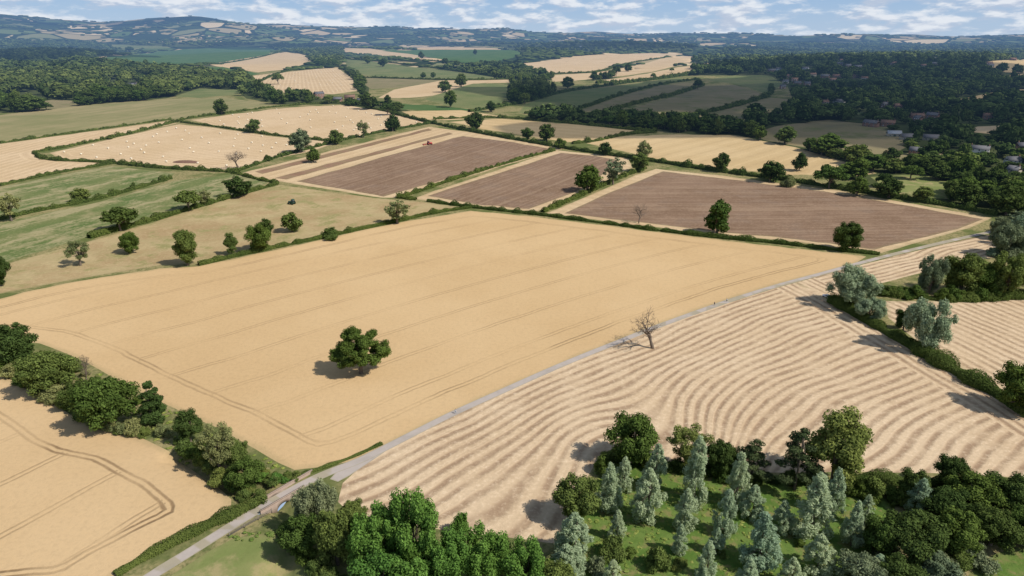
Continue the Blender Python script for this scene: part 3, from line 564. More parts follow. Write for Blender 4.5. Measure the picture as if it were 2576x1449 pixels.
TREES=[
(1642,876,104,118,'bare','mid','leafless dead tree beside the pale road','dead_tree'),
(1803,590,94,80,'tall','oak','tall dark green tree on the hedge before the right ploughed field'),
(2130,630,78,82,'round','dark','dark round tree at the right end of the wheat hedge'),
(1607,562,56,46,'bare','mid','small leafless tree on the hedge of the right ploughed field','dead_tree'),
(1000,563,64,74,'sparse','light','pale airy tree on the hedge near the wheat field corner'),
(472,668,100,68,'tall','mid','tall narrow green tree at the left end of the wheat hedge'),
(584,641,58,38,'tall','mid','small slim green tree right of the tall hedge end tree'),
(655,632,76,72,'round','oak','broad green tree on the hedge below the tractor field'),
(672,588,40,40,'round','dark','small dark tree just behind the broad green hedge tree'),
(735,584,54,58,'round','mid','round tree in the rough grass left of the hedge shrub'),
(832,600,38,58,'bush','mid','low wide shrub against the wheat field hedge','shrub'),
(203,668,72,72,'sparse','light','pale half bare tree in the rough grass at left'),
(330,637,64,54,'round','oak','dark tree ringed with bare soil in the rough grass'),
(303,580,76,106,'oak','dark','wide dark oak on the hedge of the green crop strips','oak_tree'),
(205,507,35,54,'round','mid','low round tree on the hedge between the green crop strips'),
(337,474,20,20,'bush','mid','tiny shrub on the hedge between the green crop strips','shrub'),
(30,556,74,64,'sparse','light','pale tree at the left edge of the crop strips'),
(476,530,66,84,'oak','mid','broad tree on the hedge right of the wide dark oak','oak_tree'),
(516,518,44,40,'sparse','light','pale small tree leaning beside the broad hedge tree'),
(600,495,55,72,'round','dark','dark twin crowned tree at the end of the crop strip'),
(600,424,52,50,'bare','mid','bleached bare tree on the edge of the bale field','dead_tree'),
(672,405,20,22,'bush','dark','small dark shrub between the bare tree and the tractor field','shrub'),
(757,384,64,56,'tall','grey','tall loose grey green tree above the tractor field'),
(789,409,37,40,'round','oak','small round tree on the unploughed strip of the tractor field'),
(845,363,38,42,'round','mid','round tree between the two bale fields'),
(915,346,44,36,'sparse','light','yellowish tree on the hedge of the upper bale field'),
(988,330,42,46,'round','dark','dark round tree at the top corner of the upper bale field'),
(640,334,36,38,'round','mid','round tree on the hedge dividing the bale fields'),
(558,288,40,38,'round','dark','dark round tree alone above the bale fields'),
(277,350,14,20,'bush','mid','tiny shrub on the hedge by the left stubble field','shrub'),
(1197,326,45,56,'round','dark','dark tree on the long hedge left of the pair'),
(1326,350,30,36,'round','oak','left tree of the close pair on the long hedge'),
(1375,355,43,48,'round','dark','right and larger tree of the close pair on the long hedge'),
(1408,374,28,34,'round','oak','small tree at the top of the hedge between ploughed fields'),
(1523,390,34,36,'round','dark','dark small tree on the hedge behind the middle ploughed field'),
(1478,482,68,76,'round','oak','dark broad tree at the front of the leaning trio'),
(1542,464,70,66,'sparse','grey','open grey green tree in the middle of the trio by the ploughed field'),
(1607,432,50,48,'round','mid','green tree at the back of the trio by the ploughed field'),
(1620,402,52,40,'tall','light','pale tall tree on the long hedge above the trio'),
(1815,432,50,50,'round','dark','dark tree on the long hedge before the golden field'),
(1937,457,55,66,'round','dark','dark broad tree second along the golden field hedge'),
(2010,430,46,42,'round','dark','dark tree standing alone inside the golden field edge'),
(2085,474,76,92,'oak','oak','widest tree on the long hedge right of the golden field','oak_tree'),
(1983,470,34,42,'bush','light','light green bush on the long hedge','shrub'),
(2155,492,50,60,'round','oak','round tree next right of the widest hedge tree'),
(2235,498,54,80,'round','dark','dark wide tree at the paddock end of the long hedge'),
(2318,508,42,50,'round','mid','mid green tree between two dark trees on the right hedge'),
(2430,518,60,80,'round','dark','dark tree near the right end of the long hedge'),
(2530,540,80,90,'round','dark','dark tree at the right edge above the road end'),
(4,718,82,56,'round','dark','dark tree cut by the left edge above the wheat'),
(45,915,112,130,'round','dark','leftmost dark tree of the lower left bank'),
(130,988,128,142,'round','mid','second tree of the lower left bank with mixed green crown'),
(218,962,72,46,'bare','mid','grey bare branched tree in the lower left bank','dead_tree'),
(205,1030,80,90,'round','dark','dark tree below the grey bare tree on the bank'),
(278,1075,156,156,'round','oak','largest dark green tree of the lower left bank'),
(392,1068,122,92,'cone','dark','dark pointed tree at the end of the lower left clump'),
(182,1012,42,60,'bush','yellow','yellow green bush at the foot of the lower left bank','shrub'),
(480,1112,90,72,'tall','dark','dark slim tree in the gap of the lower left bank'),
(556,1192,144,104,'sparse','light','pale tree with bare branches near the bridge bank'),
(524,1168,80,70,'round','oak','dark green tree left of the pale half bare bank tree'),
(598,1182,90,78,'round','mid','green tree behind the pale half bare bank tree'),
(624,1228,84,90,'round','oak','green tree nearest the bridge on the left bank'),
(2140,770,108,136,'willow','silver','rounded silvery willow by the white car','willow_tree'),
(2185,806,64,88,'willow','silver','small silvery willow in front of the rounded one','willow_tree'),
(2322,880,144,138,'willow','silver','large silvery willow on the right hand hedge','willow_tree'),
(2272,830,62,54,'round','dark','dark tree tucked behind the large silvery willow'),
(2560,1035,142,130,'round','oak','dark green tree cut by the right edge at mid height'),
(2335,738,104,84,'willow','grey','grey green willow at the left of the right hand clump','willow_tree'),
(2415,738,112,106,'round','mid','green tree in the middle of the right hand clump'),
(2470,740,90,80,'round','oak','dark green tree in the right hand clump'),
(2520,745,122,114,'willow','mid','tall full tree near the right edge of the clump'),
(2600,742,120,120,'round','oak','green tree cut by the right edge of the clump'),
(2530,645,90,100,'willow','grey','grey green tree at the right end of the road'),
(2575,620,90,90,'willow','silver','silvery tree at the right edge above the clump','willow_tree'),
(2560,590,60,80,'round','grey','small grey tree at the very end of the road'),
(2510,600,60,60,'willow','grey','grey green tree where the road leaves the field'),
(1588,1168,140,142,'round','oak','dark green leafy tree at the left of the plantation row'),
(1722,1182,130,122,'sparse','yellow','yellow green tree second in the plantation row'),
(1812,1196,104,92,'round','dark','dark tree third in the plantation row'),
(1888,1206,112,104,'pine','pine','dark flat branched pine in the plantation row','pine_tree'),
(1998,1232,170,112,'pine','pine','tall pine in front of the big yellow green tree','pine_tree'),
(2094,1218,200,164,'tall','yellow','tallest yellow green tree of the plantation row'),
(1452,1312,126,128,'round','mid','bushy green tree at the plantation left corner'),
(1515,1190,60,60,'bush','oak','low dark shrub below the leafy plantation tree','shrub'),
(2172,1236,50,74,'bush','oak','low shrub right of the tallest plantation tree','shrub'),
(2222,1240,46,60,'bush','mid','second low shrub right of the tallest plantation tree','shrub'),
(2290,1262,92,88,'round','dark','dark rounded tree at the field edge in the right thicket'),
(2390,1232,100,92,'round','dark','dark tree behind the right thicket at field edge'),
(2440,1285,110,130,'round','oak','dark green tree in the middle of the right thicket'),
(2530,1295,116,136,'round','dark','dark tree at the right end of the thicket'),
(2370,1310,100,120,'round','dark','dark tree in the hollow of the right thicket'),
(2290,1412,160,190,'oak','dark','biggest dark tree in the lower right thicket'),
(2400,1392,120,140,'round','oak','green tree right of the biggest dark thicket tree'),
(2490,1370,110,130,'round','dark','dark tree in the lower right corner thicket'),
(2570,1370,100,120,'round','oak','dark green tree at the right edge below the thicket'),
(2210,1400,110,110,'round','oak','dark green tree at the left side of the thicket'),
(2160,1480,104,130,'round','grey','grey green bushy tree at the bottom right'),
(2250,1500,110,140,'round','dark','dark tree low at the bottom edge of the thicket'),
(2350,1475,96,120,'round','grey','grey green tree at the bottom edge of the thicket'),
(800,1332,136,122,'willow','grey','grey green tree beside the bridge'),
(765,1398,110,110,'round','oak','dark tree just below the bridge'),
(850,1420,150,130,'round','mid','green tree at the left of the bright foreground clump'),
(950,1440,180,170,'willow','bright','bright green tree at left of the foreground clump'),
(1048,1452,220,176,'willow','bright','tallest bright green tree of the foreground clump'),
(1160,1340,66,62,'bush','bright','small bright bush poking up behind the foreground clump','shrub'),
(1130,1490,160,150,'willow','bright','bright green tree right of the tallest foreground tree'),
(1225,1475,160,150,'willow','bright','bright green tree in the middle of the bottom edge'),
(1320,1500,140,150,'willow','bright','bright tree at the right of the bottom clump'),
(1400,1520,120,130,'round','mid','green tree at the end of the bottom clump'),
(960,1520,140,170,'round','bright','low bright tree at the bottom edge left of centre'),
(1045,1560,150,170,'round','bright','low bright tree at the bottom edge near centre'),
(888,1330,80,80,'round','mid','green tree behind the foreground clump at left'),
(965,1330,76,90,'bush','mid','broad shrub at the field edge behind the bright trees','shrub'),
(1540,1400,70,90,'bush','mid','dark shrub at the left of the plantation floor','shrub'),
(1655,1430,72,80,'bush','mid','dark shrub near the bottom of the plantation','shrub'),
(1500,1445,60,70,'bush','grey','grey shrub at the bottom left of the plantation','shrub'),
]
tree(908,938,134,150,'hero','oak','lone spreading dark green oak standing in the wheat field','oak_tree',rz=0.15)
for t in TREES:
    tree(*t[:7],name=t[7] if len(t)>7 else 'broadleaf_tree',cat='shrub' if (len(t)>7 and t[7]=='shrub') else 'tree')
COLS=[(1530,1285,126,76,'tall spindle by the bushy green corner tree'),(1568,1235,90,56,'slim spindle behind the left one'),(1625,1312,138,92,'broad spindle third from the left'),(1648,1230,120,66,'pointed spindle below the yellow green tree'),(1745,1262,168,84,'tallest slim spindle of the plantation'),(1722,1332,108,70,'short spindle in front of the tallest one'),(1850,1272,142,78,'spindle in front of the dark pine'),(1822,1342,116,64,'neat small spindle in the centre of the plantation'),(1890,1300,86,70,'low rounded spindle right of centre'),(1965,1335,84,60,'small spindle at the foot of the tall pine'),(2040,1345,164,112,'broadest spindle at the right of the plantation'),(2092,1290,120,66,'slim spindle behind the broadest one'),(2140,1372,120,66,'slim spindle at the right edge of the grass'),(2172,1325,86,50,'short spindle nearest the dark thicket'),(1442,1405,120,104,'rounded spindle above the bright foreground trees'),(1425,1450,88,92,'rounded spindle at the bottom left of the plantation'),(1552,1356,76,50,'short spindle below the left pair'),(1708,1392,76,48,'small spindle near the dark shrub'),(1908,1425,146,112,'wide spindle at the bottom centre of the plantation'),(1775,1455,98,60,'slim spindle cut low at the bottom edge'),(1800,1390,66,46,'tiny spindle between two bottom spindles'),(2055,1432,98,86,'rounded spindle below the broadest one'),(2200,1470,84,68,'spindle at the bottom right by the grey trees'),(2306,1292,98,70,'spindle standing among the dark thicket trees'),(1880,1484,84,72,'spindle at the bottom edge under the wide one'),(1540,1482,76,60,'spindle at the bottom edge below the dark shrub'),(1985,1480,84,68,'spindle at the bottom edge right of centre')]
for x,y,h,w,l in COLS: tree(x,y,h,w,'column','poplar','silvery '+l,name='white_poplar_tree')
def scatter_line(pts,n,hp,wp,label,group,mats=('mid','oak','light'),jit=10,kind='bush',name='shrub',cat='shrub'):
    P=resample(pts,4); 
    for i in range(n):
        q=P[int((i+random.uniform(.1,.9))/n*len(P))]; s=random.uniform(.5,1.35)
        tree(q[0]+random.uniform(-jit,jit),q[1]+random.uniform(-jit*.4,jit*.4),hp*s,wp*s*random.uniform(.8,1.2),kind,random.choice(mats),label,name=name,cat=cat,group=group)
scatter_line([(0,925),(90,975),(170,1025),(230,1065),(330,1092),(400,1095)],30,38,56,'low green bush in the undergrowth of the lower left bank','bushes along the lower left bank',jit=14)
scatter_line([(0,880),(100,905),(230,950),(350,1010)],12,26,40,'low bush on the wheat side of the lower left bank','bushes on the wheat side of the lower left bank',('mid','oak','light'),8)
scatter_line([(450,1115),(490,1145),(540,1190),(600,1235),(640,1262)],24,34,48,'low green bush on the bank leading to the bridge','bushes on the bank leading to the bridge',('mid','yellow','oak'),14)
scatter_line([(640,1180),(690,1215),(740,1200)],12,24,42,'bright low bush beside the bridge wall','bushes beside the bridge wall',('yellow','bright','mid'))
scatter_line([(740,1330),(780,1430),(850,1470)],9,40,60,'dark low bush under the trees below the bridge','bushes below the bridge',('mid','oak'))
scatter_line([(2140,1250),(2240,1262),(2350,1280),(2480,1320),(2570,1350)],22,54,74,'dark bush filling the lower right thicket','bushes in the lower right thicket',('oak','dark','mid'),20)
scatter_line([(2200,1330),(2220,1400),(2240,1440),(2380,1440),(2450,1410)],14,56,80,'green bush along the front of the lower right thicket','bushes along the front of the right thicket',('oak','grey','mid'),16)
scatter_line([(2210,742),(2300,748),(2400,752),(2520,750)],14,34,50,'bush at the foot of the right hand clump','bushes under the right hand clump',('mid','oak'),8)
scatter_line([(2490,640),(2550,650),(2576,640)],6,40,60,'grey bush at the right end of the road','bushes at the road end',('grey','silver'),8)
scatter_line([(1090,1400),(1200,1410),(1300,1430),(1390,1450)],9,50,80,'bright bush under the foreground clump','bushes under the bright foreground clump',('bright',),10)
scatter_line([(1530,1150),(1640,1175),(1760,1192),(1860,1206),(1950,1215),(2060,1215)],20,38,60,'low bush along the plantation row','bushes along the plantation row',('oak','mid','dark'),10)
scatter_line([(1460,1330),(1560,1420),(1700,1440),(1850,1400),(2000,1370),(2120,1340)],8,20,30,'little bush among the silvery plantation trees','bushes among the silvery trees',('oak','mid','yellow'),40)
print('near trees',time.time()-T0)
# ------------------------------------------------------------------ hedges
def hedge(label,px,h=2.4,w=2.6,mat='hedge',name='hedge'):
    P=smooth_line(px,5); L=ray(P[:,0],P[:,1]); L=resample(L,1.5)
    ln=np.concatenate([[0],np.cumsum(np.linalg.norm(np.diff(L,axis=0),axis=1))]); tot=ln[-1]
    rr=np.hypot(L[:,0],L[:,1]); s=float(np.clip(rr.mean()/1150,.17,1.1))
    N=int(min(30000,tot*(2*h+w)/(s*s)*1.1)); r=np.random.default_rng(int(px[0][0]*7+px[0][1]))
    t=r.uniform(0,tot,N); x=np.interp(t,ln,L[:,0]); y=np.interp(t,ln,L[:,1])
    dx=np.gradient(L[:,0]);dy=np.gradient(L[:,1]);n=np.hypot(dx,dy)+1e-9; nx=np.interp(t,ln,-dy/n); ny=np.interp(t,ln,dx/n)
    kn=np.arange(0,tot+8,4.); lv=np.clip(r.normal(.95,.28,len(kn))+.8*(r.random(len(kn))<.09),.35,2.3)
    def lump(t): return np.interp(t,kn,lv)+.08*np.sin(t/1.3)
    ph=r.uniform(0,math.pi,N); lu=lump(t); off_=np.cos(ph)*w/2*lu*r.uniform(.85,1.1,N); z=np.sin(ph)**.6*h*lu*r.uniform(.85,1.08,N)
    X=x+nx*off_; Y=y+ny*off_; Pn=np.stack([X,Y,H(X,Y)+z],1)
    nn=np.stack([nx*np.cos(ph),ny*np.cos(ph),np.sin(ph)+.2],1)+unit(N,r)*.7; nn/=np.linalg.norm(nn,axis=1)[:,None]
    tt=np.cross(nn,unit(N,r)); tt/=np.linalg.norm(tt,axis=1)[:,None]; b=np.cross(nn,tt); sz=s*r.uniform(.6,1.3,N)[:,None]
    V=np.stack([Pn+tt*sz,Pn+b*sz*.6,Pn-tt*sz,Pn-b*sz*.6],1).reshape(-1,3); Fq=np.arange(N*4).reshape(N,4)
    tone=np.repeat(np.clip(r.uniform(0,.6,N)+.25*(np.sin(t/5.3)+1)*.8,0,1),4)
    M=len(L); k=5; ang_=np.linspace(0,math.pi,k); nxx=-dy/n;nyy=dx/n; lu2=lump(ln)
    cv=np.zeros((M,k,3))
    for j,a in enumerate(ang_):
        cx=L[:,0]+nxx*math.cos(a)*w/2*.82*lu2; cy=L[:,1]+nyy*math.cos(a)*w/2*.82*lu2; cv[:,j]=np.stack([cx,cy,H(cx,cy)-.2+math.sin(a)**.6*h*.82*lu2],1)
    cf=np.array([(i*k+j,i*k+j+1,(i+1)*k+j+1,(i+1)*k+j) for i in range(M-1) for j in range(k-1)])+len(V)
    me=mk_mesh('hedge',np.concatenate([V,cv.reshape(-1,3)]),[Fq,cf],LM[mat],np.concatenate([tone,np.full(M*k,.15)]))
    o=bpy.data.objects.new(name,me); COL.objects.link(o); return tag(o,label,'hedge')
HG=[('hedge between the wheat field and the rough grass field',[(500,668),(620,640),(760,610),(880,584),(1000,558),(1100,536),(1188,523)],2.6,3),
('long low hedge between the wheat and the ploughed fields',[(1075,507),(1185,522),(1360,542),(1500,560),(1650,580),(1800,598),(1950,612),(2100,630),(2212,641)],2.2,2.8),
('hedge between the first and middle ploughed fields',[(1005,498),(1050,484),(1120,460),(1200,434),(1300,404),(1395,379)],2.8,3.2),
('short hedge stub at the corner of the first ploughed field',[(1003,497),(1025,501),(1048,503)],2.6,4),
('hedge between the middle and right ploughed fields',[(1365,534),(1440,502),(1485,482),(1560,448),(1625,424)],2.8,4),
('long dark hedge behind all three ploughed fields',[(985,286),(1085,310),(1200,334),(1400,370),(1500,386),(1640,406),(1800,431),(2000,458),(2200,490),(2400,522),(2510,543)],3.6,4.5),
('hedge between the bale fields and the tractor field',[(590,434),(700,396),(860,354),(980,329),(1082,311)],2.6,3.5),
('hedge dividing the two bale fields',[(455,308),(560,322),(700,342),(860,358)],2.4,3),
('hedge along the top of the bale fields',[(85,385),(200,364),(330,336),(440,308),(480,298),(620,279),(700,269),(860,260),(985,284)],2.6,3.5),
('hedge along the bottom of the bale field',[(85,385),(120,402),(270,410),(400,423),(520,430),(590,434)],3,4),
('hedge between the left stubble and the green crop strips',[(0,468),(130,439),(280,413)],2.6,3),
('hedge between the two green crop strips',[(0,553),(100,531),(250,501),(430,450)],2.6,3.2),
('hedge between the crop strips and the rough grass field',[(225,600),(330,570),(420,545),(560,503),(700,463)],3,4),
('hedge stub at the top end of the crop strips',[(590,436),(650,452),(700,462)],2.4,3.5),
('rough hedge beside the road in the lower left',[(290,1449),(400,1384),(520,1325),(600,1288),(650,1262)],1.6,3.2),
('thin hedge on the wheat side of the road past the bridge',[(760,1196),(830,1172),(900,1145),(960,1117)],1.0,1.6),
('thick hedge under the willows at right',[(2095,758),(2200,820),(2300,876),(2400,936),(2500,990),(2600,1050)],3.4,6.5),
('hedge below the right hand clump of trees',[(2200,738),(2300,748),(2400,756),(2600,745)],2.6,6),
('low hedge along the field edge by the right thicket',[(2120,1200),(2250,1215),(2400,1222),(2600,1230)],2.5,4),
('hedge across the foot of the shaded hillside pastures',[(1320,286),(1440,278),(1560,240),(1660,214),(1760,200)],4,6),
('upper hedge of the shaded hillside',[(1180,282),(1320,258),(1420,232),(1560,212),(1700,194),(1770,186)],4,6),
('bushy hedge through the brown hillside pastures',[(1430,292),(1500,290),(1580,266),(1700,238),(1770,214)],4.5,8),
('lower bushy hedge of the brown hillside pastures',[(1620,308),(1740,290),(1830,272),(1930,242),(1940,215)],4.5,8),
('hedge between the golden fields beyond the long hedge',[(1440,362),(1500,355),(1570,340),(1650,333)],3,5),
('hedge along the top of the long golden field',[(1090,300),(1260,297),(1450,312),(1650,333)],3,5),
('hedge round the hill with bales',[(640,212),(720,180),(850,168),(890,198),(905,232)],4,5),
('hedge below the central light green pasture',[(900,195),(1000,198),(1150,202),(1280,200)],4,6),
('hedge above the central light green pasture',[(860,148),(1000,160),(1200,186),(1280,200)],4,6),
('hedge along the far pale strip field',[(870,134),(1000,148),(1120,156),(1200,164)],5,7),
('hedge below the upper right bale field',[(1370,186),(1500,182),(1580,160),(1735,137)],5,7),
('hedge below the lower pale ribbon field',[(1500,210),(1640,200),(1770,178),(1900,154)],5,7),
('hedge between the far left green pasture and stubble',[(400,167),(540,162),(640,147),(710,130)],5,7),
('hedge along the bottom of the thin green field',[(0,361),(200,333),(430,301)],2,3)]
for l,p,h,w in HG: hedge(l,p,h,w)
print('hedges',time.time()-T0)
# ------------------------------------------------------------------ houses data
HS=[(803,247,34,'brick','slate','tall red brick farmhouse in the centre above the bale fields'),
(880,250,30,'brick','tile','red roofed farm building right of the tall brick farmhouse'),
(912,256,26,'cream','slate','low grey roofed barn at the right of the farm group'),
(848,256,26,'brick','slate','small brick outbuilding between farmhouse and barn'),
(893,118,34,'brick','slate','large old brick house on the far hill at upper centre'),
(335,218,24,'cream','slate','pale small building inside the left wood'),
(2462,386,42,'white','slate','white gabled house with grey roof at the right'),
(2305,390,34,'brick','slate','red brick gabled house at right below the lane'),
(2110,262,28,'white','slate','white cottage on the wooded hill'),
(2072,264,20,'cream','tile','smaller pale cottage left of the hill cottage'),
(2190,318,38,'brick','slate','left house of the long brick row at right'),
(2232,318,32,'brick','tile','right house of the long brick row at right'),
(2305,300,32,'brick','tile','brick house with orange roof behind the long row'),
(2345,298,28,'brick','slate','brick house at the right end behind the long row'),
(2248,342,32,'cream','white','long pale roofed barn nearest the pasture'),
(2280,350,30,'cream','slate','second pale barn beside the curving lane'),
(2340,352,34,'cream','slate','grey barn with wide roof by the curving lane'),
(2260,274,22,'brick','tile','brick house among trees above the long row'),
(1960,178,22,'white','slate','white house at the left end of the village'),
(1985,196,18,'brick','tile','small brick house below the left white village house'),
(2025,176,22,'white','slate','white village house near the ridge'),
(2042,192,20,'cream','tile','pale house in the village middle terrace'),
(2075,196,22,'brick','slate','brick house in the village middle terrace'),
(2105,196,22,'brick','tile','brick house right of the village middle terrace'),
(2150,196,22,'brick','tile','brick house at the right end of the village terrace'),
(2005,214,18,'brick','slate','small brick house on the lower village slope'),
(2270,150,20,'brick','tile','orange roofed house on the ridge at right'),
(2302,152,18,'brick','tile','second orange roofed house on the ridge'),
(2335,144,18,'cream','tile','cream house on the ridge at right'),
(2385,142,20,'brick','slate','grey roofed house along the ridge'),
(2425,140,20,'brick','tile','brick house along the ridge before the golden field'),
(2465,146,20,'cream','slate','pale house along the ridge above the golden field'),
(2505,146,20,'brick','tile','brick ridge house near the right edge'),
(2548,152,22,'brick','tile','rightmost brick ridge house'),
(2350,164,18,'brick','slate','brick house just below the ridge row'),
(2545,415,32,'white','slate','white house at the right edge among dark trees'),
(2572,378,32,'brick','slate','brick house cut by the right edge'),
(2485,300,24,'brick','tile','brick house beside the upper right trees'),
(1460,118,16,'white','slate','tiny white house in the far centre woods'),
(1220,106,16,'white','slate','tiny white farm on the far fields'),
(2548,440,26,'cream','slate','low pale cottage at right edge below the white house')]
rh=random.Random(5); NH0=len(HS)
def more(n,x0,x1,y0,y1,w0,w1,lab,grp,m=10):
    k=0
    while k<n:
        x=rh.uniform(x0,x1); y=rh.uniform(y0,y1); k+=1
        if any(abs(x-h[0])<18 and abs(y-h[1])<5 for h in HS): continue
        HS.append((x,y,rh.uniform(w0,w1),rh.choice(['brick','brick','brick','cream']),rh.choice(['slate','tile','slate']),lab,grp))
more(13,1935,2190,150,225,13,18,'small house among the trees of the hillside village','small village houses')
more(8,2240,2570,128,172,12,17,'small house along the distant right ridge','small ridge houses')
more(3,2150,2380,262,306,15,20,'small house above the long brick row','small houses above the brick row')
HPOS=[]
for h in HS:
    p=at(h[0],h[1]); HPOS.append((p,h[2]*depth(p)/F))
HXY=np.array([(p[0][0],p[0][1]) for p in HPOS]); HZ=np.array([p[0][2] for p in HPOS]); HWD=np.array([p[1] for p in HPOS])
# ------------------------------------------------------------------ woods
def lowlib(n,ncl,nl,ls,sd):
    out=[]
    for i in range(n):
        r=np.random.default_rng(sd+i); c=np.concatenate([unit(ncl,r)*np.array([.30,.30,.27])*r.uniform(.55,1.05,(ncl,1))+[0,0,.56],[[0,0,.48]]]); q=np.full((ncl+1,3),.21)*r.uniform(.7,1.35,(ncl+1,1)); q[-1]=.34
        out.append(leaves(c,q,nl,ls,core=.85,tri=True,seed=i+sd,ctone=.25))
    return out
LB=lowlib(6,7,190,.075,70); LBM=lowlib(5,3,46,.12,90); LB2=[]
for i in range(4):
    r=np.random.default_rng(170+i); V=IV*np.array([.5,.5,.42])*r.uniform(.8,1.2,(12,1))+[0,0,.42]; LB2.append((V,[IF],r.uniform(.1,.6,12)))
fieldpolys=[f['poly'] for f in FIELDS if f['mat']!='floor']
def openmask(p):
    m=np.zeros(len(p),bool)
    for fp in fieldpolys: m|=inpoly(p,fp)
    for (hx,hy),w in zip(HXY,HWD): m|=np.hypot(p[:,0]-hx,p[:,1]-hy)<w*.5+4
    return m
def limit_h(p,S,Hh):
    for (hx,hy),hz_,w in zip(HXY,HZ,HWD):
        r0=math.hypot(hx,hy); d=np.array([-hx,-hy])/r0; q=p-np.array([hx,hy]); t=q@d; e=np.abs(q[:,0]*d[1]-q[:,1]*d[0]); sl=max((CZ-hz_-3)/r0,.02)
        k=(t>0)&(t<230)&(e<w*.3+S*.3); Hh=np.where(k,np.minimum(Hh,4.0+t*sl),Hh)
    return Hh
def stuff_mesh(name,label,P,S,Hh,lib,mat='wood',cat='woodland'):
    n=len(P)
    if n==0: return
    r=np.random.default_rng(n); Vs=[];F3=[];T=[];off=0; which=r.integers(0,len(lib),n); rot=r.uniform(0,6.28,n); tb=np.clip(r.normal(.05,.2,n),-.3,.5)
    for k,(V,Fs,tn) in enumerate(lib):
        ii=np.where(which==k)[0]
        if len(ii)==0: continue
        c,s=np.cos(rot[ii]),np.sin(rot[ii])
        X=(V[None,:,0]*c[:,None]-V[None,:,1]*s[:,None])*S[ii][:,None]+P[ii,0][:,None]
        Y=(V[None,:,0]*s[:,None]+V[None,:,1]*c[:,None])*S[ii][:,None]+P[ii,1][:,None]
        Z=V[None,:,2]*Hh[ii][:,None]+P[ii,2][:,None]
        VV=np.stack([X,Y,Z],2).reshape(-1,3); FF=np.concatenate([f for f in Fs]); 
        F3.append((FF[None]+(np.arange(len(ii))*len(V))[:,None,None]).reshape(-1,3)+off); Vs.append(VV); off+=len(VV)
        T.append(np.clip(tn[None]*.8+tb[ii][:,None],0,1).ravel())
    me=mk_mesh(name,np.concatenate(Vs),[np.concatenate(F3)],LM[mat],np.concatenate(T))
    o=bpy.data.objects.new(name,me); COL.objects.link(o); tag(o,label,cat,kind='stuff')
for nm,px,dens,nind,big in WOODS:
    q=resample(px,25,True); poly=ray(q[:,0],q[:,1]); lo=poly.min(0); hi=poly.max(0)
    rr=np.hypot(poly[:,0],poly[:,1]); smin=(12+rr.min()/170)
    n=int(min(160000,(hi-lo).prod()/smin**2*dens)); P=rng.uniform(lo,hi,(n,2)); P=P[inpoly(P,poly)]
    r=np.hypot(P[:,0],P[:,1]); sp_=(12+r/170); P=P[rng.random(len(P))<(smin/sp_)**2]; P=P[~openmask(P)]
    if dens<1.2:
        gap=np.sin(P[:,0]/95+1.7*np.sin(P[:,1]/160))*np.sin(P[:,1]/120+1.3*np.sin(P[:,0]/140)); P=P[(gap<.45)|(rng.random(len(P))<.12)]
    r=np.hypot(P[:,0],P[:,1]); P=P[np.argsort(r)]; r=np.sort(r)
    if len(P)>7000: keep=np.sort(rng.permutation(len(P))[:7000]); P=P[keep]; r=r[keep]
    z=H(P[:,0],P[:,1]); S=(12+r/170)*np.exp(rng.normal(0,.32,len(P)))*1.1*big; Hh=np.minimum(25,(14+r/450)*big)*rng.uniform(.5,1.3,len(P)); Hh=limit_h(P,S,Hh); S=np.minimum(S,Hh*2.2)
    P3=np.column_stack([P,z])
    print(nm,len(P),int(rr.min()),int(rr.max()))
    for i in range(min(nind,len(P))):
        plant(P[i,0],P[i,1],z[i],Hh[i],S[i]*.9,random.choice(['round_lo','tall_lo','oak_lo','round_lo']),random.choice(['dark','oak','oak','mid','dark']),'woodland_tree','broadleaf tree standing in the '+nm,'tree','trees of the '+nm)
    nr=(r<2300); nr[:nind]=False; fr=~(r<2300); fr[:nind]=False
    stuff_mesh('woodland','dense broadleaf crowns of the '+nm,P3[nr],S[nr],Hh[nr],LB)
    stuff_mesh('woodland','distant massed crowns of the '+nm,P3[fr],S[fr],Hh[fr],LBM)
def tufts(label,px,n,s,h,mat='tuft'):
    q=resample(px,40,True); poly=ray(q[:,0],q[:,1]); P=rng.uniform(poly.min(0),poly.max(0),(n,2)); P=P[inpoly(P,poly)]
    P=P[dist_line(P,ROAD)>3]
    stuff_mesh('tall_grass',label,np.column_stack([P,HC(P)-.1]),s*rng.uniform(.5,1.7,len(P)),h*rng.uniform(.5,1.6,len(P)),LBM,mat,'grass')
tufts('rough tufts of tall grass between the silvery trees',ORPX,1500,1.1,.35)
tufts('rough tall grass on the lower left bank',[(0,870),(150,895),(300,965),(470,1050),(640,1135),(740,1190),(690,1235),(620,1262),(540,1195),(400,1115),(250,1070),(120,995),(0,935)],2200,1.5,.6)
tufts('rough grass fringe around the bottom paddock',[(560,1350),(690,1330),(730,1330),(880,1440),(930,1449),(760,1385),(680,1360),(600,1362)],600,1.2,.5)
MID=[(655,240,40,34),(690,262,38,36),(700,212,34,32),(778,258,34,34),(905,212,30,36),(925,275,44,46),(975,290,40,44),(925,160,20,22),(963,168,22,26),(1065,196,14,18),(1133,270,46,36),(1120,232,30,36),(1160,218,32,36),(1428,222,30,38),(1195,138,14,12),(1090,196,14,16),(1550,192,32,28),(1755,225,30,28),(1060,148,18,18),(1120,168,26,22),(1150,172,24,22),(1580,180,22,24),(1236,282,30,30),(1320,262,34,34),(2100,290,30,36),(2240,405,36,50),(2340,420,44,60),(2420,430,40,60),(2200,420,40,56),(2290,450,44,60),(2360,452,40,60),(2500,470,60,70),(2470,500,50,60),(2420,455,40,50),(2540,500,60,60),(328,134,20,24),(1643,200,20,16),(1745,158,20,20),(1690,182,14,14),(520,195,14,16),(545,282,10,10)]
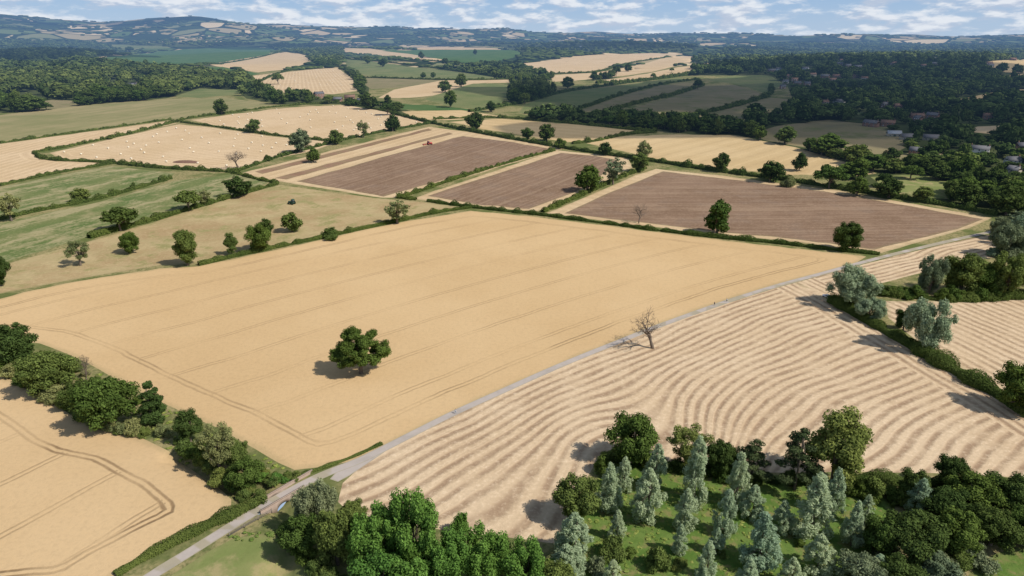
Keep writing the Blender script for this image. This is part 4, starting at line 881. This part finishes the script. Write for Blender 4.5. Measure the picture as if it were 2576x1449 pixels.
for x,y,h,w in MID:
    tree(x,y,h,w,random.choice(['round','tall','oak']),random.choice(['dark','oak','dark','mid']),'small dark hedgerow tree among the middle distance fields',name='hedgerow_tree',group='hedgerow trees of the middle distance')
n=26000; a=rng.uniform(R(-42),R(42),n); r=np.exp(rng.uniform(math.log(2500),math.log(12500),n)); P=np.stack([r*np.sin(a),r*np.cos(a)],1)
m=(np.sin(P[:,0]/210+3*np.sin(P[:,1]/900))*np.sin(P[:,1]/370+2*np.sin(P[:,0]/800))>.42)|(rng.random(n)<.10); P=P[m]; P=P[~openmask(P)][:6500]
r=np.hypot(P[:,0],P[:,1]); S=(14+r/260)*rng.uniform(.7,1.7,len(P)); Hh=np.minimum(20,10+r/800)*rng.uniform(.6,1.2,len(P)); Hh=limit_h(P,S,Hh)
stuff_mesh('woodland','distant copses and hedges scattered over the far hills',np.column_stack([P,H(P[:,0],P[:,1])-1]),S,Hh,LB2)
print('woods',time.time()-T0)
# ------------------------------------------------------------------ houses
def brickm(name,a,b):
    m,g=newmat(name); tc=g.node('ShaderNodeTexCoord').outputs['Object']; n=g.noise(tc,1.2,5,.7)
    return finish(m,g,bsdf(g,g.mix(n,a,b),.9,.2,n,bd=.03))
WM=dict(brick=brickm('red brick',(.21,.115,.085),(.30,.18,.13)),white=brickm('white render',(.56,.55,.51),(.68,.67,.63)),cream=brickm('cream render',(.34,.30,.235),(.44,.39,.30)))
RM=dict(slate=brickm('slate tiles',(.10,.10,.11),(.17,.165,.17)),tile=brickm('clay tiles',(.18,.105,.075),(.26,.155,.11)),white=brickm('pale sheet roof',(.36,.37,.38),(.48,.48,.48)))
GL=simple('window glass',(.04,.05,.06),.15,.6); WP=simple('white frame paint',(.75,.75,.72),.5); DR=simple('dark door paint',(.06,.09,.07),.5); BK=WM['brick']
for i,(h_,(p,wm)) in enumerate(zip(HS,HPOS)):
    x,y,w,a,b,l=h_[:6]; grp=h_[6] if len(h_)>6 else None
    W_=max(7,min(18,wm)); D_=7.5; hw=5.0 if i not in(14,15,16,2) else 3.2
    if i==0: hw=8.4
    rz=math.atan2(-p[0],p[1])+rh.uniform(-.6,.6)
    barn=i in(2,3,14,15,16)
    o=empty('barn' if barn else 'house',(p[0],p[1],p[2]-.3),l,'barn' if barn else 'house',rz,grp)
    mb=MB(); x_,y_=W_/2,D_/2; e=3.1
    V=[(-x_,-y_,0),(x_,-y_,0),(x_,y_,0),(-x_,y_,0),(-x_,-y_,hw),(x_,-y_,hw),(x_,y_,hw),(-x_,y_,hw),(-x_,0,hw+e),(x_,0,hw+e)]
    mb.add(V,[(0,1,5,4),(1,2,6,5),(2,3,7,6),(3,0,4,7),(4,7,8),(5,9,6)]); mb.build('wall',WM[a],o)
    rf=MB(); ox=x_+.35; oy=y_+.45; z0=hw-.25; t=.18
    for s in(-1,1):
        V=[(-ox,s*oy,z0),(ox,s*oy,z0),(ox,0,hw+e+.08),(-ox,0,hw+e+.08)]; V=V+[(q[0],q[1],q[2]+t) for q in V]
        rf.add(V,[(0,1,2,3),(7,6,5,4),(0,4,5,1),(1,5,6,2),(2,6,7,3),(3,7,4,0)])
    ro=rf.build('roof',RM[b],o)
    if i not in(2,14,15,16):
        for s in((-1,1) if i%3==0 else (1,)):
            c=MB(); c.box((s*(x_-1),0,hw+e+.3),(.8,.7,2.2)); c.box((s*(x_-1),0,hw+e+1.48),(.95,.85,.16)); c.build('chimney',BK,ro)
    nfl=3 if i==0 else (2 if hw>4.5 else 1)
    for fl in range(nfl):
        for k in range(3):
            wx=(-.32+.32*k)*W_
            if fl==0 and k==1: continue
            f=MB(); f.box((wx,-y_-.03,1.5+2.5*fl),(1.5,.08,1.3)); fo=f.build('window',WP,o)
            if i<NH0:
                gl=MB(); gl.box((wx-.33,-y_-.08,1.5+2.5*fl),(.6,.04,1.1)); gl.box((wx+.33,-y_-.08,1.5+2.5*fl),(.6,.04,1.1)); gl.build('pane',GL,fo)
    dm=MB(); dm.box((0,-y_-.05,1.05),(1.05 if hw>4.5 else 2.6,.1,2.1 if hw>4.5 else 2.5)); dm.build('door',DR,o)
# ------------------------------------------------------------------ bales and muck heap
k=18; mb=MB(); prof=[(-.6,0),(-.6,.60),(-.52,.68),(.52,.68),(.6,.60),(.6,0)]
V=[(a_,b_*math.cos(2*math.pi*j/k),b_*math.sin(2*math.pi*j/k)+.66) for a_,b_ in prof for j in range(k)]
mb.add(V,[(i*k+j,i*k+(j+1)%k,(i+1)*k+(j+1)%k,(i+1)*k+j) for i in range(5) for j in range(k)])
STRAW=simple('wrapped straw',(.68,.60,.46),.85,.2,.15,4); bm=mb.mesh('round_bale',STRAW,True)
def bales(label,group,field_label,n,md,scale=1.3):
    poly=[f['poly'] for f in FIELDS if f['label']==field_label][0]; got=[]; tries=0
    while len(got)<n and tries<8000:
        tries+=1; p=rng.uniform(poly.min(0),poly.max(0))
        if not inpoly(p[None],poly)[0] or dist_line(p[None],poly,True)[0]<8: continue
        if any(np.linalg.norm(p-q)<md for q in got): continue
        got.append(p); o=bpy.data.objects.new('round_bale',bm); COL.objects.link(o); o.location=(p[0],p[1],float(H(p[0],p[1]))); o.rotation_euler=(0,0,random.uniform(0,3.14)); o.scale=(scale,)*3
        tag(o,label,'bale',group)
bales('pale round straw bale lying in the field with the muck heap','bales in the muck heap field','stubble field with round bales and a muck heap',46,17)
bales('pale round straw bale lying in the upper stubble field','bales in the upper stubble field','upper stubble field with scattered round bales',52,17)
bales('pale round straw bale on the rounded hill field','bales on the rounded hill','rounded hill stubble dotted with bales above the brick farmhouse',55,22,1.3)
bales('tiny pale round bale on the large upper right stubble field','bales on the upper right stubble','large pale stubble field at upper centre right with rows of bales',50,30,1.4)
p=at(466,408); r=np.random.default_rng(4); nx_,ny_=26,12; V=[];Fc=[]
for j in range(ny_):
    for i in range(nx_):
        u=i/(nx_-1)*2-1; v=j/(ny_-1)*2-1; hh=max(0,1-(u*u+v*v))**.6*1.7+r.uniform(-.12,.22)*(u*u+v*v<1); V.append((u*12,v*5,hh-.1))
for j in range(ny_-1):
    for i in range(nx_-1): a_=j*nx_+i; Fc.append((a_,a_+1,a_+nx_+1,a_+nx_))
MUCK=simple('muck',(.17,.10,.07),.95,.1,.35,.8)
o=MB().add(V,Fc).build('muck_heap',MUCK); o.location=p; tag(o,'dark brown muck heap in the front bale field','muck heap')
# ------------------------------------------------------------------ machines
RED=simple('red paint',(.50,.035,.03),.4,.5,.15); GRN=simple('green paint',(.02,.10,.05),.4,.5,.15); RUB=simple('tyre rubber',(.02,.02,.02),.9,.2); STL=simple('steel',(.35,.33,.31),.4,.5,metal=.6); CARW=simple('white car paint',(.8,.8,.8),.25,.6,.03); GREY=simple('dark trim',(.04,.04,.045),.6)
def tractor(loc,rz,paint,label,plough):
    o=empty('tractor',loc,label,'tractor',rz)
    b=MB(); b.box((0,1.15,1.35),(1.0,2.3,.9),top=(.8,.95)); b.box((0,.1,.95),(.8,3.2,.5)); b.box((0,2.35,1.2),(.8,.15,.6)); b.build('body',paint,o)
    c=MB(); c.box((0,-.75,2.15),(1.5,1.5,1.5),top=(.85,.8)); c.build('cab',GL,o)
    f=MB(); f.box((0,-.75,3.0),(1.5,1.45,.14),top=(.9,.9))
    for s in(-1,1):
        for t in(-1,1): f.tube([(s*.75,-.75+t*.75,1.4),(s*.64,-.75+t*.6,2.92)],[.06,.06],6)
    f.build('cab_frame',paint,o)
    fe=MB()
    for s in(-1,1): fe.box((s*1.02,-.85,1.72),(.5,1.3,.1),top=(1,.85))
    fe.build('fender',paint,o)
    for s in(-1,1):
        for yy,r_,w_ in((-.85,.92,.55),(1.75,.62,.42)):
            t=MB(); t.wheel((s*1.02,yy,r_),r_,w_); wo=t.build('wheel',RUB,o)
            h=MB(); h.tube([(s*1.02-w_*.42,yy,r_),(s*1.02+w_*.42,yy,r_)],[r_*.58,r_*.58],14); h.build('rim',paint,wo)
    e=MB(); e.tube([(.35,1.0,1.7),(.35,1.0,2.7)],[.06,.06],8); e.build('exhaust',GREY,o)
    if plough:
        im=MB(); im.box((0,-2.4,.95),(.25,1.7,.25)); im.box((0,-3.2,.9),(3.6,.25,.25)); im.box((0,-4.2,.8),(3.6,.2,.2)); im.box((0,-5.0,.5),(3.8,.55,.5),top=(1,.6))
        for k in range(7):
            im.tube([(-1.6+.53*k,-3.2,.9),(-1.6+.53*k,-3.5,.5),(-1.6+.53*k,-3.25,.05)],[.06,.05,.04],5)
            im.tube([(-1.5+.5*k,-4.2,.8),(-1.5+.5*k,-4.45,.4),(-1.5+.5*k,-4.2,.05)],[.06,.05,.04],5)
        im.build('cultivator',RED,o)
    return o
p=at(1080,364); tractor((p[0],p[1],p[2]),R(-62),RED,'red tractor pulling a red cultivator across the stubble',True).scale=(1.35,)*3
p=at(735,514); tractor((p[0],p[1],p[2]),R(70),GRN,'small dark green tractor parked in the rough grass',False).scale=(1.3,)*3
p=at(2080,748); o=empty('parked_car',p,'small white car parked under the rounded willow','car',R(35))
b=MB(); b.box((0,0,.62),(1.75,4.2,.6),top=(.94,.97)); b.box((0,-.15,1.18),(1.55,2.5,.55),top=(.82,.66)); b.box((0,1.5,.92),(1.6,1.2,.12),top=(.9,.9)); b.build('body',CARW,o)
w=MB(); w.box((0,-.15,1.17),(1.57,2.1,.38),top=(.86,.76)); w.box((0,-.15,1.15),(1.3,2.56,.36),top=(.84,.72)); w.build('window',GL,o)
for s in(-1,1):
    for yy in(-1.3,1.3):
        t=MB(); t.wheel((s*.8,yy,.32),.32,.2); wo=t.build('wheel',RUB,o); h=MB(); h.tube([(s*.8-.09,yy,.32),(s*.8+.09,yy,.32)],[.19,.19],12); h.build('rim',STL,wo)
    hl=MB(); hl.box((s*.62,2.08,.72),(.35,.08,.16)); hl.build('headlight',WP,o)
# ------------------------------------------------------------------ bridge and fence
STONE=brickm('bridge brick',(.24,.17,.13),(.38,.30,.24)); WOODM=simple('weathered timber',(.20,.17,.14),.9,.1,.3,3)
bc=ray(705,1250)[0]; i0=int(np.argmin(np.linalg.norm(ROAD-bc,axis=1))); dv=ROAD[i0+2]-ROAD[i0-2]; dv=dv/np.linalg.norm(dv)
rzb=math.atan2(dv[1],dv[0]); bo=empty('bridge',(ROAD[i0][0],ROAD[i0][1],0),'old brick bridge carrying the road over the ditch','bridge',rzb)
for s in(-1,1):
    w=MB(); yy=s*2.2; L0,L1=(-7,7) if s<0 else (-7,13)
    n=14; zt=0.02; rad_=2.3; zc=-2.6
    xs=np.linspace(-rad_,rad_,n+1); V=[];Fc=[]
    outer=[(L0,-3.2),(-rad_,-3.2)]+[(x,zc+math.sqrt(max(rad_*rad_-x*x,0))*.9) for x in xs]+[(rad_,-3.2),(L1,-3.2)]
    for (a0,z0),(a1,z1) in zip(outer[:-1],outer[1:]):
        if abs(a1-a0)<1e-6: continue
        for o_ in(-.2,.2): V+=[(a0,yy+o_,z0),(a1,yy+o_,z1),(a1,yy+o_,zt+.9),(a0,yy+o_,zt+.9)]
        kk=len(V)-8; Fc+=[(kk,kk+1,kk+2,kk+3),(kk+7,kk+6,kk+5,kk+4),(kk,kk+4,kk+5,kk+1),(kk+3,kk+2,kk+6,kk+7)]
    w.add(V,Fc); w.box(((L0+L1)/2,yy,zt+.98),(L1-L0+.2,.55,.16))
    w.build('parapet',STONE,bo)
v=MB(); n=12; V=[];Fc=[]
for i in range(n+1):
    t=math.pi*i/n; V+=[(2.3*math.cos(t),-2.1,-2.6+2.3*.9*math.sin(t)),(2.3*math.cos(t),2.1,-2.6+2.3*.9*math.sin(t))]
for i in range(n): Fc.append((2*i,2*i+1,2*i+3,2*i+2))
v.add(V,Fc); v.build('vault',GREY,bo)
fp=ray(*np.array([(578,1350),(615,1328),(650,1308),(684,1290)]).T); fp=resample(fp,2.2)
f0=empty('fence',(fp[0][0],fp[0][1],0),'short dark timber rail fence on the near side of the road before the bridge','fence')
for q in fp:
    q=q-fp[0]; m_=MB(); m_.box((q[0],q[1],.6),(.18,.18,1.4)); m_.build('post',WOODM,f0)
for zz in(.45,.8,1.15):
    m_=MB(); m_.tube([(q[0]-fp[0][0],q[1]-fp[0][1],zz) for q in fp],[.07]*len(fp),5); m_.build('rail',WOODM,f0)
# ------------------------------------------------------------------ people
SKIN=simple('skin',(.45,.28,.2),.6)
def skinned(name,verts,edges,rads,mat,parent,root=0):
    me=bpy.data.meshes.new(name); me.from_pydata(verts,edges,[]); me.update(); o=bpy.data.objects.new(name,me); COL.objects.link(o)
    md=o.modifiers.new('skin','SKIN')
    for v_,r_ in zip(me.skin_vertices[0].data,rads): v_.radius=(r_,r_)
    me.skin_vertices[0].data[root].use_root=True
    sb=o.modifiers.new('sub','SUBSURF'); sb.levels=sb.render_levels=1
    me.materials.append(mat); o.parent=parent; return o
def person(px,py,rz,top,bottom,hair,label,stride=.28):
    p=at(px,py); s=stride
    V=[(0,0,.95),(0,.01,1.15),(0,.02,1.40),(0,.02,1.52),(0,.04,1.62),(0,.04,1.74),
       (.10,0,.92),(.11,s*.55,.50),(.11,s,.09),(.11,s+.16,.04),
       (-.10,0,.92),(-.11,-s*.35,.50),(-.11,-s*1.2,.12),(-.11,-s*1.2+.15,.05),
       (.19,0,1.42),(.25,-.12,1.14),(.24,-.02,.90),(-.19,0,1.42),(-.25,.12,1.14),(-.24,.26,.94)]
    E=[(0,1),(1,2),(2,3),(3,4),(4,5),(0,6),(6,7),(7,8),(8,9),(0,10),(10,11),(11,12),(12,13),(2,14),(14,15),(15,16),(2,17),(17,18),(18,19)]
    Rr=[.15,.14,.15,.055,.095,.085,.09,.06,.04,.035,.09,.06,.04,.035,.06,.042,.03,.06,.042,.03]
    for hnd in(16,19):
        hx,hy,hz_=V[hnd]; k0=len(V); V.append((hx,hy+.02,hz_-.07)); Rr.append(.028); E.append((hnd,k0))
        for j,(dy,L_) in enumerate(((-.03,.06),(-.01,.075),(.012,.07),(.032,.055))):
            V.append((hx,hy+.02+dy,hz_-.07-L_)); Rr.append(.009); E.append((k0,len(V)-1))
        V.append((hx-.01*(1 if hx>0 else -1),hy+.075,hz_-.08)); Rr.append(.01); E.append((k0,len(V)-1))
    b=skinned('person',V,E,Rr,SKIN,None); b.location=p; b.rotation_euler=(0,0,rz); tag(b,label,'person')
    ji=[0,1,2,14,15,16,17,18,19]; mp={a:i for i,a in enumerate(ji)}
    skinned('jacket',[V[i] for i in ji],[(mp[a],mp[c]) for a,c in E if a in mp and c in mp],[.175,.17,.175,.085,.065,.045,.085,.065,.045],top,b)
    ti=[0,6,7,8,10,11,12]; mp={a:i for i,a in enumerate(ti)}
    skinned('trousers',[V[i] for i in ti],[(mp[a],mp[c]) for a,c in E if a in mp and c in mp],[.165,.11,.082,.06,.11,.082,.06],bottom,b)
    skinned('hair',[(0,.02,1.70),(0,.0,1.77),(0,-.03,1.68)],[(0,1),(0,2)],[.09,.085,.08],hair,b)
NAVY=simple('navy cloth',(.03,.04,.08),.9); WHC=simple('white cloth',(.75,.75,.75),.9); DK=simple('dark hair',(.05,.03,.02),.8); BLC=simple('light blue cloth',(.30,.42,.55),.9)
person(1797,768,R(-40),NAVY,GREY,DK,'person in dark clothes walking along the road')
person(1828,759,R(-40),WHC,NAVY,DK,'person in a white top walking ahead on the road')
person(1146,1040,R(-45),WHC,BLC,DK,'person in pale clothes walking on the road below the wheat')
# ------------------------------------------------------------------ clouds high above, casting shade on the hills
m=bpy.data.materials.new('cloud vapour'); m.use_nodes=True; m.node_tree.nodes.clear(); g=NT(m.node_tree); dfu=g.node('ShaderNodeBsdfDiffuse'); dfu.inputs[0].default_value=(.9,.9,.9,1); tr=g.node('ShaderNodeBsdfTransparent'); x=g.node('ShaderNodeMixShader'); x.inputs[0].default_value=.45
g.l.new(tr.outputs[0],x.inputs[1]); g.l.new(dfu.outputs[0],x.inputs[2]); oo=g.node('ShaderNodeOutputMaterial'); g.l.new(x.outputs[0],oo.inputs[0]); CLM=m
def cloud(gx,gy,rx,ry,seed,alt=1000):
    r=np.random.default_rng(seed); nu,nv=48,10; V=[];Fc=[]; ph=r.uniform(0,6.28,8)
    for j in range(nv+1):
        th=math.pi*j/nv
        for i in range(nu):
            t=2*math.pi*i/nu; k=1+.22*math.sin(2*t+ph[0])+.18*math.sin(3*t+ph[1])+.12*math.sin(5*t+ph[2])+.09*math.sin(9*t+ph[3])+.05*math.sin(15*t+ph[4])
            V.append((math.sin(th)*math.cos(t)*rx*k,math.sin(th)*math.sin(t)*ry*k,math.cos(th)*45*(1+.3*math.sin(4*t+ph[5]))))
    for j in range(nv):
        for i in range(nu): Fc.append((j*nu+i,j*nu+(i+1)%nu,(j+1)*nu+(i+1)%nu,(j+1)*nu+i))
    o=MB().add(V,Fc).build('cloud',CLM,smooth=True); off_=alt/math.tan(SEL); o.location=(gx+SUN[0]*off_,gy+SUN[1]*off_,alt+60)
    tag(o,'flat drifting cloud high above the shaded hills','cloud','clouds shading the hills',kind='structure')
for px,py,rx,ry in ((2270,205,600,700),(2280,325,320,170),(1720,240,300,330),(40,135,700,700),(700,118,600,400)):
    q=at(px,py); cloud(q[0],q[1],rx,ry,int(px))
for i in range(7):
    a=R(random.uniform(-36,34)); r_=random.uniform(5500,11500); cloud(r_*math.sin(a),r_*math.cos(a),random.uniform(400,1000),random.uniform(300,600),i+400,1500)
# ------------------------------------------------------------------ light and sky
sun=bpy.data.lights.new('sun','SUN'); sun.energy=4.8; sun.angle=R(.53); sun.color=(1,.95,.87); so=bpy.data.objects.new('sun',sun); COL.objects.link(so)
dirv=Vector((SUN[0]*math.cos(SEL),SUN[1]*math.cos(SEL),math.sin(SEL))); so.rotation_euler=dirv.to_track_quat('Z','Y').to_euler(); so.location=(0,0,500)
W=bpy.data.worlds.new('World'); SC.world=W; W.use_nodes=True; W.node_tree.nodes.clear(); g=NT(W.node_tree)
try: W.cycles.sampling_method='MANUAL'; W.cycles.sample_map_resolution=256
except Exception as e: print(e)
sk=g.node('ShaderNodeTexSky',sky_type='NISHITA'); sk.sun_disc=False; sk.sun_elevation=SEL; sk.sun_rotation=math.atan2(SUN[0],SUN[1]); sk.altitude=100; sk.air_density=1; sk.dust_density=.6; sk.ozone_density=1.5
tc=g.node('ShaderNodeTexCoord').outputs['Generated']; sx=g.node('ShaderNodeSeparateXYZ'); g.l.new(tc,sx.inputs[0])
mp=g.node('ShaderNodeVectorMath',operation='MULTIPLY'); g.l.new(tc,mp.inputs[0]); mp.inputs[1].default_value=(1,1,3.6)
n1=g.noise(mp.outputs[0],19,6,.58); ad=g.node('ShaderNodeVectorMath',operation='ADD'); g.l.new(mp.outputs[0],ad.inputs[0]); ad.inputs[1].default_value=(0.006,0,.02)
n2=g.noise(ad.outputs[0],19,4,.5)
blue=g.mix(g.ss(sx.outputs[2],-.01,.06),(4.4,5.9,7.9),(3.0,4.8,7.5))
skc=g.mix(g.ss(sx.outputs[2],.1,.3,.85,.1),sk.outputs[0],blue)
shade=g.ss(g.m('SUBTRACT',n1,n2),-.09,.09)
ccol=g.mix(shade,(4.9,5.7,7.1),(7.9,8.3,8.9))
cf=g.ss(n1,.40,.60); cf=g.m('MULTIPLY',cf,g.ss(sx.outputs[2],-.01,.015,.5,.95)); cf=g.m('MULTIPLY',cf,g.ss(sx.outputs[2],.15,.5,1.,.25))
c=g.mix(cf,skc,ccol)
bg=g.node('ShaderNodeBackground'); g.l.new(c,bg.inputs[0]); bg.inputs[1].default_value=.1; wo=g.node('ShaderNodeOutputWorld'); g.l.new(bg.outputs[0],wo.inputs[0])
print('done',time.time()-T0,len(bpy.data.objects))
